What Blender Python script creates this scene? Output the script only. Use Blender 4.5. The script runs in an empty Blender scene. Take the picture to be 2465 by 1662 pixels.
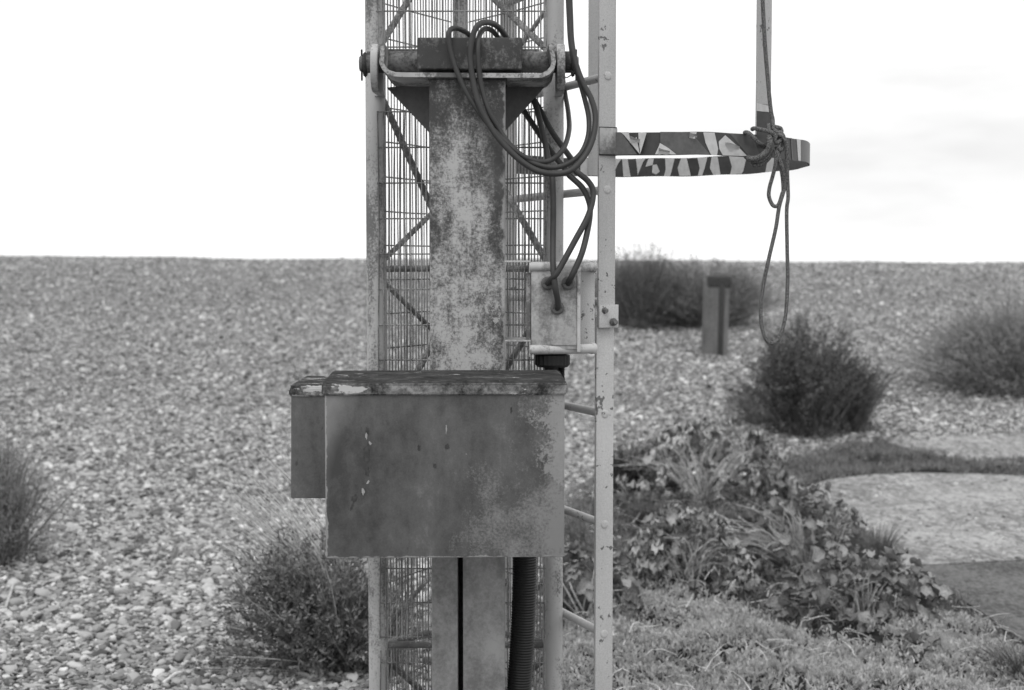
import bpy, bmesh, math, random
import numpy as np
from mathutils import Vector, Matrix

random.seed(7)
rng = np.random.default_rng(7)
scn = bpy.context.scene
COL = scn.collection

# ------------------------------------------------------------------ camera
EYE = 1.55
FPX = 3424.0                       # 50 mm lens on a 36 mm wide frame of 2465 px
CX, CY = 1232.5, 831.0
HORIZON = 630.0
PITCH = math.atan((CY - HORIZON) / FPX)
cam_d = bpy.data.cameras.new('camera')
cam_d.sensor_width = 36.0
cam_d.lens = 50.0
cam_d.clip_start = 0.05
cam_d.clip_end = 6000.0
cam_d.dof.use_dof = True
cam_d.dof.focus_distance = 3.38
cam_d.dof.aperture_fstop = 4.5
cam = bpy.data.objects.new('camera', cam_d)
cam.location = (0, 0, EYE)
cam.rotation_euler = (math.pi / 2 - PITCH, 0, 0)
COL.objects.link(cam)
scn.camera = cam

# ------------------------------------------------------------------ sky and sun (bright overcast day)
SUN_EL, SUN_AZ = math.radians(58), math.radians(-168)      # azimuth from +Y towards +X
world = bpy.data.worlds.new('World')
scn.world = world
world.use_nodes = True
nt = world.node_tree
nt.nodes.clear()
N = nt.nodes.new
out = N('ShaderNodeOutputWorld'); bg = N('ShaderNodeBackground')
sky = N('ShaderNodeTexSky'); sky.sky_type = 'NISHITA'; sky.sun_disc = False
sky.sun_elevation = SUN_EL; sky.sun_rotation = SUN_AZ
bw = N('ShaderNodeRGBToBW')
nt.links.new(sky.outputs[0], bw.inputs[0])
tc = N('ShaderNodeTexCoord'); mp = N('ShaderNodeMapping'); mp.inputs['Scale'].default_value = (1.0, 1.0, 4.0); mp.inputs['Location'].default_value = (4.2, 6.6, 7.1)
nz = N('ShaderNodeTexNoise'); nz.inputs['Scale'].default_value = 2.1; nz.inputs['Detail'].default_value = 6; nz.inputs['Roughness'].default_value = .5
nt.links.new(tc.outputs['Generated'], mp.inputs[0]); nt.links.new(mp.outputs[0], nz.inputs['Vector'])
mr = N('ShaderNodeMapRange'); mr.inputs[1].default_value = .52; mr.inputs[2].default_value = .76
mr.inputs[3].default_value = 10.8; mr.inputs[4].default_value = 6.5    # cloud layer, multiplied by the strength below
nt.links.new(nz.outputs['Fac'], mr.inputs[0])
mx = N('ShaderNodeMix'); mx.data_type = 'FLOAT'; mx.inputs[0].default_value = .95   # cloud cover over the clear sky
nt.links.new(bw.outputs[0], mx.inputs[2]); nt.links.new(mr.outputs[0], mx.inputs[3])
nt.links.new(mx.outputs[0], bg.inputs['Color'])
bg.inputs['Strength'].default_value = .115
nt.links.new(bg.outputs[0], out.inputs[0])

sun_d = bpy.data.lights.new('sun', 'SUN')
sun_d.energy = 1.0
sun_d.angle = math.radians(25)
sun_d.color = (1, .995, .985)
sun = bpy.data.objects.new('sun', sun_d)
sd = Vector((math.sin(SUN_AZ) * math.cos(SUN_EL), math.cos(SUN_AZ) * math.cos(SUN_EL), math.sin(SUN_EL)))
sun.rotation_euler = sd.to_track_quat('Z', 'Y').to_euler()
sun.location = sd * 30
COL.objects.link(sun)

scn.view_settings.view_transform = 'Standard'
scn.view_settings.look = 'None'
scn.view_settings.exposure = 0.0
scn.view_settings.gamma = 1.0
scn.view_settings.use_curve_mapping = False
scn.cycles.use_denoising = True
scn.cycles.max_bounces = 6
scn.render.engine = 'CYCLES'

# ------------------------------------------------------------------ measuring: photograph pixels -> places
cp, sp_ = math.cos(PITCH), math.sin(PITCH)
def ray(x, y):
    return Vector((x - CX, FPX * cp + (CY - y) * sp_, -FPX * sp_ + (CY - y) * cp))
def W(p, D):
    r = ray(*p); k = D / r.y
    return Vector((r.x * k, D, EYE + r.z * k))
def zoom(x0, y0, s): return lambda x, y: (x0 + x / s, y0 + y / s)
d = zoom(0, 0, .94361)
z1 = zoom(840, 0, 3.484); z2 = zoom(1360, 0, 3.484); z3 = zoom(860, 400, 3.136)
z4 = zoom(660, 860, 2.769); z5 = zoom(560, 1200, 2.4745); z9 = zoom(1760, 280, 7.84); z10 = zoom(1200, 620, 5.2267)

def smooth(a, b, t):
    t = np.clip((t - a) / (b - a), 0, 1)
    return t * t * (3 - 2 * t)
RIDGE_Y = 30.0
def terrain(x, y):
    x = np.asarray(x, float); y = np.asarray(y, float)
    top = 1.572 - .0062 * np.clip(x, -30, 30) + .012 * np.sin(x * .55 + 1) + .004 * np.sin(x * 1.7)
    up = smooth(8.0, RIDGE_Y, y) * top
    down = smooth(RIDGE_Y + .5, RIDGE_Y + 30, y)
    und = .018 * np.sin(x * 1.3 + .7 * y) * np.sin(y * .9 - .4 * x) + .009 * np.sin(x * 3.1 + 1) * np.sin(y * 2.7)
    und = und * smooth(4.5, 9, y)
    return up * (1 - down) - 4.0 * down + und
def ground(p):
    r = ray(*p); t = 1.0 / r.y * 3.0
    lo = 3.0; Y = 3.0
    while Y < 40:
        k = Y / r.y; X = r.x * k
        if EYE + r.z * k <= float(terrain(X, Y)): break
        Y += .01
    k = Y / r.y
    return Vector((r.x * k, Y, float(terrain(r.x * k, Y))))

# ------------------------------------------------------------------ materials (all neutral: the photograph is black and white)
def g(v): return (v, v, v, 1)
class Mat:
    def __init__(s, name):
        s.m = bpy.data.materials.new(name); s.m.use_nodes = True
        s.t = s.m.node_tree; s.b = s.t.nodes['Principled BSDF']; s.c = None
        s.coord = s.n('ShaderNodeTexCoord')
    def n(s, k, **kw):
        nd = s.t.nodes.new(k)
        for a, v in kw.items(): setattr(nd, a, v)
        return nd
    def l(s, a, b): s.t.links.new(a, b)
    def noise(s, scale, detail=4, rough=.55, stretch=(1, 1, 1), coord='Object', dist=0, off=(0, 0, 0)):
        mpn = s.n('ShaderNodeMapping'); mpn.inputs['Scale'].default_value = stretch; mpn.inputs['Location'].default_value = off
        s.l(s.coord.outputs[coord], mpn.inputs[0])
        q = s.n('ShaderNodeTexNoise'); q.inputs['Scale'].default_value = scale; q.inputs['Detail'].default_value = detail
        q.inputs['Roughness'].default_value = rough; q.inputs['Distortion'].default_value = dist
        s.l(mpn.outputs[0], q.inputs['Vector']); return q.outputs['Fac']
    def ramp(s, fac, stops):
        q = s.n('ShaderNodeValToRGB'); e = q.color_ramp.elements
        while len(e) < len(stops): e.new(.5)
        for el, (p, v) in zip(e, stops): el.position = p; el.color = g(v)
        s.l(fac, q.inputs[0]); return q.outputs['Color']
    def math(s, op, a, b=None, c=None):
        q = s.n('ShaderNodeMath', operation=op)
        for i, v in enumerate((a, b, c)):
            if v is None: continue
            if isinstance(v, (int, float)): q.inputs[i].default_value = v
            else: s.l(v, q.inputs[i])
        return q.outputs[0]
    def mix(s, f, a, b, mode='MIX'):
        q = s.n('ShaderNodeMix', data_type='RGBA', blend_type=mode)
        for i, v in ((0, f), (6, a), (7, b)):
            if isinstance(v, (int, float)): q.inputs[i].default_value = v if i == 0 else g(v)
            else: s.l(v, q.inputs[i])
        return q.outputs[2]
    def xyz(s, coord='Object'):
        q = s.n('ShaderNodeSeparateXYZ'); s.l(s.coord.outputs[coord], q.inputs[0]); return q.outputs
    def bump(s, h, strength=.3, dist=.002):
        q = s.n('ShaderNodeBump'); q.inputs['Strength'].default_value = strength; q.inputs['Distance'].default_value = dist
        s.l(h, q.inputs['Height']); s.l(q.outputs[0], s.b.inputs['Normal'])
    def done(s, col, rough=.6, metal=0, spec=.4):
        if isinstance(col, (int, float)): s.b.inputs['Base Color'].default_value = g(col)
        else: s.l(col, s.b.inputs['Base Color'])
        if isinstance(rough, (int, float)): s.b.inputs['Roughness'].default_value = rough
        else: s.l(rough, s.b.inputs['Roughness'])
        s.b.inputs['Metallic'].default_value = metal
        s.b.inputs['Specular IOR Level'].default_value = spec
        return s.m

def worn(name, dark, light, amount=.5, big=7, fine=170, hard=.10, stretch=(1, 1, .6), rough=.65, spec=.3, bias=None, mid=None):
    """Paint that has broken up into speckled light and dark patches."""
    m = Mat(name)
    b = m.noise(big, 4, .55, stretch); f = m.noise(fine, 5, .7); md = m.noise(big * 5, 4, .6, stretch, off=(3, 1, 2))
    v = m.math('MULTIPLY_ADD', m.math('SUBTRACT', b, .5), 1.5, f)
    v = m.math('MULTIPLY_ADD', m.math('SUBTRACT', md, .5), .6, v)
    if bias: v = m.math('ADD', v, bias(m))
    c = .5 + (.5 - amount) * .5
    r = m.ramp(v, [(max(0, c - hard), 0), (min(1, c + hard), 1)])
    tone = m.noise(big * 1.7, 3, .5, stretch, off=(7, 3, 5))
    lo = m.ramp(tone, [(.3, dark * .75), (.7, dark * 1.25)])
    hi = m.ramp(tone, [(.3, light * .82), (.7, light * 1.1)])
    m.bump(v, .25, .0015)
    return m.done(m.mix(r, lo, hi), rough, 0, spec)

M = {}
def post_mat():
    m = Mat('post_rusted_paint')
    X, Y, Z = m.xyz()
    b = m.noise(7, 5, .6, (1, 1, .55)); md = m.noise(34, 5, .65, (1, 1, .8), off=(3, 1, 2)); f = m.noise(125, 5, .7); ff = m.noise(330, 3, .7)
    v = m.math('MULTIPLY_ADD', m.math('SUBTRACT', b, .5), 1.25, f)
    v = m.math('MULTIPLY_ADD', m.math('SUBTRACT', md, .5), .75, v)
    v = m.math('MULTIPLY_ADD', m.math('SUBTRACT', ff, .5), .45, v)
    run = m.noise(42, 3, .55, (1, 1, .05), off=(4, 4, 1)); v = m.math('MULTIPLY_ADD', m.math('SUBTRACT', run, .5), .40, v)
    cx_ = m.math('MULTIPLY_ADD', m.math('ABSOLUTE', m.math('ADD', X, .012)), -1.9, .065)      # paint survives along the middle
    hi = m.math('MINIMUM', m.math('MULTIPLY', m.math('SUBTRACT', 1.80, Z), .22), .05)         # the top is more rusted
    v = m.math('ADD', m.math('ADD', v, cx_), hi)
    r = m.ramp(v, [(.30, .055), (.42, .10), (.50, .145), (.56, .21), (.64, .30), (.76, .43)])
    # smooth darker patch on the right below the fork
    rp = m.noise(9, 4, .6, off=(1, 6, 2))
    pz = m.math('SUBTRACT', .14, m.math('ABSOLUTE', m.math('SUBTRACT', Z, 1.79)))
    pe = m.math('MINIMUM', m.math('MULTIPLY', m.math('SUBTRACT', X, .022), 9), m.math('MULTIPLY', pz, 5))
    r = m.mix(m.ramp(m.math('ADD', pe, m.math('MULTIPLY', m.math('SUBTRACT', rp, .5), .9)), [(.02, 0), (.45, .7)]), r, .10)
    ee = m.math('ADD', m.math('MULTIPLY', m.math('SUBTRACT', X, .078), 60), m.math('MULTIPLY', m.math('SUBTRACT', md, .5), 3))
    r = m.mix(m.ramp(ee, [(.2, 0), (.6, .6)]), r, .40)  # bright right edge: the highlight on the corner put into the colour
    flake = m.noise(11, 6, .7, (1, 1, .8), off=(9, 2, 4)); low = m.math('MULTIPLY', m.math('SUBTRACT', 1.55, Z), .25)
    e = m.math('ADD', flake, m.math('MINIMUM', low, .06))
    col = m.mix(m.ramp(e, [(.655, 0), (.66, .85)]), r, .40)
    m.bump(v, .35, .0015)
    return m.done(col, .7, 0, .25)
M['post'] = post_mat()
M['post_low'] = worn('post_lower_paint', .20, .32, .45, 9, 110, .2)
M['rust_plate'] = worn('rusted_plate', .05, .19, .36, 12, 120, .15)
M['yoke'] = worn('yoke_paint', .13, .46, .5, 10, 150, .10)
M['gusset'] = worn('gusset_paint', .11, .16, .5, 6, 60, .25)
M['mast'] = worn('mast_paint', .16, .46, .66, 8, 170, .12, stretch=(1, 1, .35))
M['brace'] = worn('brace_paint', .13, .34, .42, 14, 190, .12)
M['wire'] = worn('mesh_wire_paint', .15, .36, .45, 10, 220, .14)
def stile_mat():
    m = Mat('ladder_paint')
    a = m.noise(9, 3, .5, (1, 1, .35)); sp = m.noise(60, 3, .6); sp2 = m.noise(7, 2, .5, off=(2, 5, 1))
    base = m.ramp(a, [(.3, .48), (.7, .60)])
    fl = m.math('ADD', sp, m.math('MULTIPLY', m.math('SUBTRACT', sp2, .5), .5))
    chip = m.ramp(fl, [(.66, 0), (.70, 1)])
    fine = m.noise(400, 3, .6)
    base = m.mix(m.ramp(fine, [(.32, .45), (.62, 0)]), base, .25)
    m.bump(fine, .15, .0008)
    return m.done(m.mix(chip, base, .14), .55, 0, .35)
M['stile'] = stile_mat()
M['panel'] = worn('cover_plate_paint', .19, .44, .55, 16, 120, .2)
M['tube'] = worn('pale_tube_paint', .24, .52, .72, 14, 170, .14)
def box_mat(name, base, seed, face=True):
    m = Mat(name)
    X, Y, Z = m.xyz()
    o = (seed, seed * 2, seed)
    tone = m.noise(5, 5, .55, (1, 1, .55), off=o)
    strk = m.noise(14, 3, .5, (1, 1, .10), off=o)
    t = m.math('MULTIPLY_ADD', m.math('SUBTRACT', strk, .5), .55, tone)
    gr = m.noise(230, 4, .7, off=o); t = m.math('MULTIPLY_ADD', m.math('SUBTRACT', gr, .5), .30, t)
    m2 = m.noise(26, 6, .75, (1, 1, .7), off=(seed, 7, 3)); t = m.math('MULTIPLY_ADD', m.math('SUBTRACT', m2, .5), .75, t)
    col = m.ramp(t, [(.30, base * .55), (.50, base), (.62, base * 1.25), (.80, base * 2.0)])
    f = m.noise(150, 5, .72); bigp = m.noise(8, 4, .6, (1, 1, .8), off=(4 + seed, 2, 9))
    if face:
        # pale bloom towards the lower right, peeled edge at the upper right
        rt = m.math('MULTIPLY', m.math('SUBTRACT', X, .02), 2.0)
        dn = m.math('MULTIPLY', m.math('SUBTRACT', .16, Z), .8)
        v = m.math('ADD', m.math('ADD', m.math('MULTIPLY', m.math('SUBTRACT', bigp, .5), 1.5), f), m.math('ADD', rt, m.math('MINIMUM', dn, .06)))
        mask = m.ramp(v, [(.70, 0), (1.05, .75)])
        col = m.mix(mask, col, .27)
        pk = m.noise(24, 4, .6, off=(1, 4, 8))
        e = m.math('ADD', m.math('MULTIPLY', m.math('SUBTRACT', X, .215), 6), m.math('MULTIPLY', m.math('SUBTRACT', pk, .5), 1.2))
        e = m.math('ADD', e, m.math('MINIMUM', m.math('MULTIPLY', m.math('SUBTRACT', Z, .20), 6), 0))
        e = m.math('MULTIPLY_ADD', m.math('SUBTRACT', f, .5), .9, e)
        col = m.mix(m.ramp(e, [(.0, 0), (.12, .7)]), col, .30)
        lf = m.math('ADD', m.math('MULTIPLY', m.math('SUBTRACT', -.215, X), 9), m.math('MULTIPLY', m.math('SUBTRACT', Z, .24), 2.5))
        col = m.mix(m.ramp(m.math('ADD', lf, m.math('MULTIPLY', m.math('SUBTRACT', tone, .5), 1)), [(0, 0), (.55, .55)]), col, .30)
    if face:
        wn = m.noise(60, 4, .7, off=(2, 2, 2)); wb = m.noise(9, 3, .5, off=(6, 1, 3))
        lowe = m.math('MULTIPLY_ADD', Z, -110, 1.0); lefe = m.math('MULTIPLY_ADD', m.math('ADD', X, .265), -120, 1.0)
        ed = m.math('ADD', m.math('MAXIMUM', lowe, lefe), m.math('ADD', m.math('MULTIPLY', m.math('SUBTRACT', wn, .5), 1.6), m.math('MULTIPLY', m.math('SUBTRACT', wb, .5), 2.2)))
        col = m.mix(m.ramp(ed, [(.55, 0), (.75, .75)]), col, .33)
    spots = m.noise(34, 2, .5, (1, 1, .75), off=(8, 8, seed))
    col = m.mix(m.ramp(spots, [(.70, 0), (.74, .75)]), col, .05)
    chips = m.noise(55, 3, .6, (1, 1, .6), off=(seed, 6, 2))
    ch2 = m.noise(6, 2, .5, off=(5, 9, seed))
    cv = m.math('MULTIPLY_ADD', m.math('SUBTRACT', ch2, .5), .45, chips)
    col = m.mix(m.ramp(cv, [(.77, 0), (.79, .8)]), col, .42)
    m.bump(m.mix(.5, tone, f), .12, .002)
    return m.done(col, m.ramp(tone, [(.3, .42), (.7, .62)]), 0, .4)
M['box'] = box_mat('dark_box_paint', .09, 1)
M['box_small'] = box_mat('small_box_paint', .105, 5, False)
def lid_mat(name, pale, seed):
    m = Mat(name)
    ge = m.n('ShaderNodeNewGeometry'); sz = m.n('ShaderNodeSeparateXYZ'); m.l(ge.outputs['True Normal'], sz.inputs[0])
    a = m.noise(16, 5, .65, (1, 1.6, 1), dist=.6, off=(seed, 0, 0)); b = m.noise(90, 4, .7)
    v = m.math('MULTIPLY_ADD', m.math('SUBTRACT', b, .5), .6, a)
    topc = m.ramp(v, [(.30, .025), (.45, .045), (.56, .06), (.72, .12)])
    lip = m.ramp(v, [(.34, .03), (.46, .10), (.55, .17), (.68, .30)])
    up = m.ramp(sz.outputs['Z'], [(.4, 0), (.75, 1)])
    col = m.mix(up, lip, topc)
    fl = m.noise(15, 5, .62, (.5, 2.2, 2), off=(3 + seed, 3, 3), dist=1.2)
    e = m.math('MULTIPLY_ADD', m.math('SUBTRACT', b, .5), .25, fl)
    col = m.mix(m.ramp(e, [(.66 - pale, 0), (.69 - pale, .9)]), col, .52)
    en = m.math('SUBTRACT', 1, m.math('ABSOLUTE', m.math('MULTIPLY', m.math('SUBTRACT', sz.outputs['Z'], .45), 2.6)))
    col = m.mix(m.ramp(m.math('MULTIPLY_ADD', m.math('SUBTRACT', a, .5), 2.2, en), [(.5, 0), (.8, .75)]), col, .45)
    m.bump(v, .4, .002)
    return m.done(col, .9, 0, .04)
M['lid'] = lid_mat('flaking_lid_paint', .025, 0)
M['lid_pale'] = lid_mat('pale_flaking_lid_paint', .11, 6)
def simple(name, v, rough=.6, spec=.3, var=.25, scale=40):
    m = Mat(name)
    a = m.noise(scale, 3, .6)
    m.bump(a, .15, .001)
    return m.done(m.ramp(a, [(.3, v * (1 - var)), (.7, v * (1 + var))]), rough, 0, spec)
M['rubber'] = simple('black_cable_rubber', .045, .55, .35, .15, 30)
M['gland'] = simple('grey_gland_rubber', .11, .6, .3, .15, 60)
M['black'] = simple('black_plastic', .012, .45, .35, .2, 60)
M['bolt'] = simple('corroded_bolt', .16, .7, .3, .5, 120)
M['dark_steel'] = simple('dark_rust_steel', .05, .75, .2, .5, 90)
M['tape_dark'] = simple('dark_hazard_tape', .05, .42, .4, .2, 50)
M['tape_mid'] = simple('faded_dark_tape', .10, .45, .4, .2, 70)
M['tape_light'] = simple('pale_hazard_tape', .52, .45, .4, .1, 70)
def rope_mat():
    m = Mat('braided_rope')
    q = m.n('ShaderNodeTexVoronoi'); q.inputs['Scale'].default_value = 420
    m.l(m.coord.outputs['Object'], q.inputs['Vector'])
    col = m.ramp(q.outputs['Distance'], [(.1, .26), (.7, .06)])
    m.bump(q.outputs['Distance'], .6, .001)
    return m.done(col, .85, 0, .15)
M['rope'] = rope_mat()
def pebble_mat():
    m = Mat('pebble_flint')
    oi = m.n('ShaderNodeObjectInfo')
    col = m.ramp(oi.outputs['Random'], [(0, .07), (.16, .16), (.5, .31), (.8, .45), (.94, .60), (1, .78)])
    a = m.noise(45, 4, .6)
    col = m.mix(.75, col, m.ramp(a, [(.25, .55), (.75, 1.25)]), 'MULTIPLY')
    return m.done(col, .7, 0, .3)
M['pebble'] = pebble_mat()
def ground_mat():
    m = Mat('shingle_ground')
    q = m.n('ShaderNodeTexVoronoi'); q.inputs['Scale'].default_value = 44
    m.l(m.coord.outputs['Object'], q.inputs['Vector'])
    sep = m.n('ShaderNodeSeparateColor'); m.l(q.outputs['Color'], sep.inputs[0])
    cell = m.ramp(sep.outputs[0], [(0, .15), (.5, .31), (1, .50)])
    edge = m.ramp(q.outputs['Distance'], [(.3, 1), (.7, .3)])
    bigv = m.noise(.35, 4, .6)
    col = m.mix(1, cell, edge, 'MULTIPLY')
    col = m.mix(.6, col, m.ramp(bigv, [(.3, .8), (.7, 1.15)]), 'MULTIPLY')
    inv = m.math('SUBTRACT', 1, q.outputs['Distance'])
    m.bump(inv, .8, .02)
    return m.done(col, .85, 0, .2)
M['ground'] = ground_mat()
M['soil'] = simple('dark_soil', .04, .95, .1, .5, 40)
def slab_mat(name, lo, hi, fine):
    m = Mat(name)
    a = m.noise(1.6, 3, .5); b = m.noise(fine, 5, .8, (1, .6, 1)); c = m.noise(fine * .4, 3, .6, (1, .5, 1))
    a = m.math('MULTIPLY_ADD', m.math('SUBTRACT', a, .5), .45, .5)
    v = m.math('MULTIPLY_ADD', m.math('SUBTRACT', b, .5), 1.7, m.math('MULTIPLY_ADD', m.math('SUBTRACT', c, .5), .7, a))
    m.bump(b, .5, .006)
    return m.done(m.ramp(v, [(.3, lo), (.5, (lo + hi) / 2), (.7, hi)]), .85, 0, .2)
M['concrete'] = slab_mat('pitted_concrete', .13, .40, 30)
M['asphalt'] = slab_mat('worn_asphalt', .055, .16, 45)
def leaf_mat(name, v, var=.35, rough=.6, trans=.35):
    m = Mat(name)
    oi = m.n('ShaderNodeObjectInfo')
    a = m.noise(13, 3, .6); a2 = m.noise(70, 2, .5)
    col = m.ramp(m.math('MULTIPLY_ADD', m.math('SUBTRACT', a2, .5), .8, a), [(.25, v * (1 - var)), (.75, v * (1 + var))])
    col = m.mix(1, col, m.ramp(oi.outputs['Random'], [(0, .5), (1, 1.45)]), 'MULTIPLY')
    m.done(col, rough, 0, .4)
    tr = m.n('ShaderNodeBsdfTranslucent'); m.l(col, tr.inputs['Color'])
    ms = m.n('ShaderNodeMixShader'); ms.inputs[0].default_value = trans
    o = m.t.nodes['Material Output']
    m.l(m.b.outputs[0], ms.inputs[1]); m.l(tr.outputs[0], ms.inputs[2]); m.l(ms.outputs[0], o.inputs['Surface'])
    return m.m
M['fine_leaf'] = leaf_mat('shrub_foliage', .25, .5, .6, .2)
M['dark_leaf'] = leaf_mat('dark_shrub_foliage', .125, .65, .5, .08)
M['kale'] = leaf_mat('broad_leaf', .33, .6, .35, .06)
M['kale_dark'] = leaf_mat('broad_leaf_dark', .22, .55, .35, .06)
M['stem'] = leaf_mat('dry_stem', .50, .35, .8, .05)
M['kale_stem'] = leaf_mat('leaf_stalk', .40, .4, .7, .05)
M['twig'] = leaf_mat('shrub_twig', .2, .3, .85, .05)
M['cover'] = leaf_mat('low_ground_cover', .56, .4)
M['grass'] = leaf_mat('short_grass', .17, .45, .6, .2)
M['dry_grass'] = leaf_mat('dry_grass_blade', .24, .45, .6, .15)
M['timber'] = worn('weathered_post', .09, .18, .5, 5, 40, .25, stretch=(1, 1, .2))

# ------------------------------------------------------------------ building helpers
def props(o, label=None, cat=None, group=None, kind=None):
    for k, v in (('label', label), ('category', cat), ('group', group), ('kind', kind)):
        if v: o[k] = v
    return o
def thing(name, loc, label, cat, group=None):
    o = bpy.data.objects.new(name, None); o.location = loc; o.empty_display_size = .1
    COL.objects.link(o)
    return props(o, label, cat, group)
def wloc(o):
    v = Vector((0, 0, 0))
    while o is not None: v = v + o.location; o = o.parent
    return v
def link(name, bm, mat, parent=None, local=False, loc=None, smooth_deg=35):
    me = bpy.data.meshes.new(name)
    off = loc if loc is not None else (wloc(parent) if (parent is not None and not local) else Vector((0, 0, 0)))
    if not local: bmesh.ops.translate(bm, verts=bm.verts, vec=-Vector(off))
    bmesh.ops.recalc_face_normals(bm, faces=bm.faces)
    bm.to_mesh(me); bm.free()
    if smooth_deg:
        for p in me.polygons: p.use_smooth = True
        try: me.set_sharp_from_angle(angle=math.radians(smooth_deg))
        except Exception: pass
    me.materials.append(mat)
    o = bpy.data.objects.new(name, me); COL.objects.link(o)
    if parent is not None:
        o.parent = parent
    elif loc is not None: o.location = loc
    return o
def raw(name, verts, faces, mat, parent=None, loc=None, smooth_=False):
    off = np.array(wloc(parent)) if parent is not None else (np.array(loc) if loc is not None else np.zeros(3))
    me = bpy.data.meshes.new(name)
    v = np.asarray(verts, np.float32) - off
    faces = np.asarray(faces, np.int32)
    me.vertices.add(len(v)); me.vertices.foreach_set('co', v.astype(np.float32).ravel())
    k = faces.shape[1]
    me.loops.add(faces.size); me.loops.foreach_set('vertex_index', faces.ravel())
    me.polygons.add(len(faces))
    me.polygons.foreach_set('loop_start', np.arange(0, faces.size, k, dtype=np.int32))
    me.polygons.foreach_set('loop_total', np.full(len(faces), k, np.int32))
    me.update(calc_edges=True)
    if smooth_: me.polygons.foreach_set('use_smooth', np.ones(len(faces), bool))
    me.materials.append(mat)
    o = bpy.data.objects.new(name, me); COL.objects.link(o)
    if parent is not None: o.parent = parent
    elif loc is not None: o.location = loc
    return o

def box(x0, x1, y0, y1, z0, z1, bev=.002, seg=2, bm=None, mtx=None):
    b2 = bmesh.new()
    bmesh.ops.create_cube(b2, size=1)
    for v in b2.verts:
        v.co = Vector(((x0 + x1) / 2 + v.co.x * (x1 - x0), (y0 + y1) / 2 + v.co.y * (y1 - y0), (z0 + z1) / 2 + v.co.z * (z1 - z0)))
    if bev: bmesh.ops.bevel(b2, geom=list(b2.edges), offset=bev, segments=seg, affect='EDGES', profile=.6)
    if mtx is not None: bmesh.ops.transform(b2, matrix=mtx, verts=b2.verts)
    return join(bm, b2)
def join(bm, b2):
    if bm is None: return b2
    me = bpy.data.meshes.new('tmp'); b2.to_mesh(me); b2.free(); bm.from_mesh(me); bpy.data.meshes.remove(me)
    return bm
def spline(pts, n=10):
    pts = [Vector(p) for p in pts]
    P = [pts[0] * 2 - pts[1]] + pts + [pts[-1] * 2 - pts[-2]]
    r = []
    for i in range(1, len(P) - 2):
        a, b, c, e = P[i - 1], P[i], P[i + 1], P[i + 2]
        for k in range(n):
            t = k / n
            r.append(.5 * ((2 * b) + (-a + c) * t + (2 * a - 5 * b + 4 * c - e) * t * t + (-a + 3 * b - 3 * c + e) * t ** 3))
    r.append(pts[-1]); return r
def tube(pts, r, sides=10, bm=None, caps=True):
    bm = bm or bmesh.new()
    pts = [Vector(p) for p in pts]
    rr = r if callable(r) else (lambda i: r)
    t0 = (pts[1] - pts[0]).normalized()
    ref = Vector((0, 0, 1)) if abs(t0.z) < .9 else Vector((1, 0, 0))
    nrm = t0.cross(ref).normalized(); rings = []
    for i, p in enumerate(pts):
        t = (pts[min(i + 1, len(pts) - 1)] - pts[max(i - 1, 0)]).normalized()
        nrm = (nrm - t * nrm.dot(t)).normalized(); bn = t.cross(nrm)
        rings.append([bm.verts.new(p + (nrm * math.cos(a) + bn * math.sin(a)) * rr(i)) for a in [2 * math.pi * k / sides for k in range(sides)]])
    for a, b in zip(rings, rings[1:]):
        for k in range(sides): bm.faces.new((a[k], a[(k + 1) % sides], b[(k + 1) % sides], b[k]))
    if caps: bm.faces.new(rings[0][::-1]); bm.faces.new(rings[-1])
    return bm
def prism(pts, vec, bev=0, bm=None):
    b2 = bmesh.new()
    f = b2.faces.new([b2.verts.new(Vector(p)) for p in pts])
    r = bmesh.ops.extrude_face_region(b2, geom=[f])
    bmesh.ops.translate(b2, verts=[v for v in r['geom'] if isinstance(v, bmesh.types.BMVert)], vec=Vector(vec))
    bmesh.ops.recalc_face_normals(b2, faces=b2.faces)
    if bev: bmesh.ops.bevel(b2, geom=list(b2.edges), offset=bev, segments=2, affect='EDGES')
    return join(bm, b2)
def hexnut(c, axis, r, h, bm=None, sides=6):
    axis = Vector(axis).normalized(); c = Vector(c)
    ref = Vector((0, 0, 1)) if abs(axis.z) < .9 else Vector((1, 0, 0))
    u = axis.cross(ref).normalized(); v = axis.cross(u)
    return prism([c + (u * math.cos(a) + v * math.sin(a)) * r for a in [2 * math.pi * k / sides + .3 for k in range(sides)]], axis * h, r * .12 if sides <= 8 else r * .1, bm)

# ------------------------------------------------------------------ ground
def axis_vals(near_lo, near_hi, step, far):
    a = list(np.arange(near_lo, near_hi + 1e-6, step)); s = step; x = near_hi
    while x < far: s *= 1.35; x += s; a.append(x)
    s = step; x = near_lo; pre = []
    while x > -far: s *= 1.35; x -= s; pre.append(x)
    return np.array(pre[::-1] + a)
xs = axis_vals(-22, 22, .4, 2500); ys = axis_vals(-4, 40, .3, 2500)
gx, gy = np.meshgrid(xs, ys)
gz = terrain(gx, gy)
V = np.stack([gx, gy, gz], -1).reshape(-1, 3)
nx = len(xs); idx = np.arange(len(V)).reshape(len(ys), nx)
F = np.stack([idx[:-1, :-1], idx[:-1, 1:], idx[1:, 1:], idx[1:, :-1]], -1).reshape(-1, 4)
props(raw('ground', V, F, M['ground'], smooth_=True), 'pale shingle beach ground rising to the ridge at the horizon', kind='structure')

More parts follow.
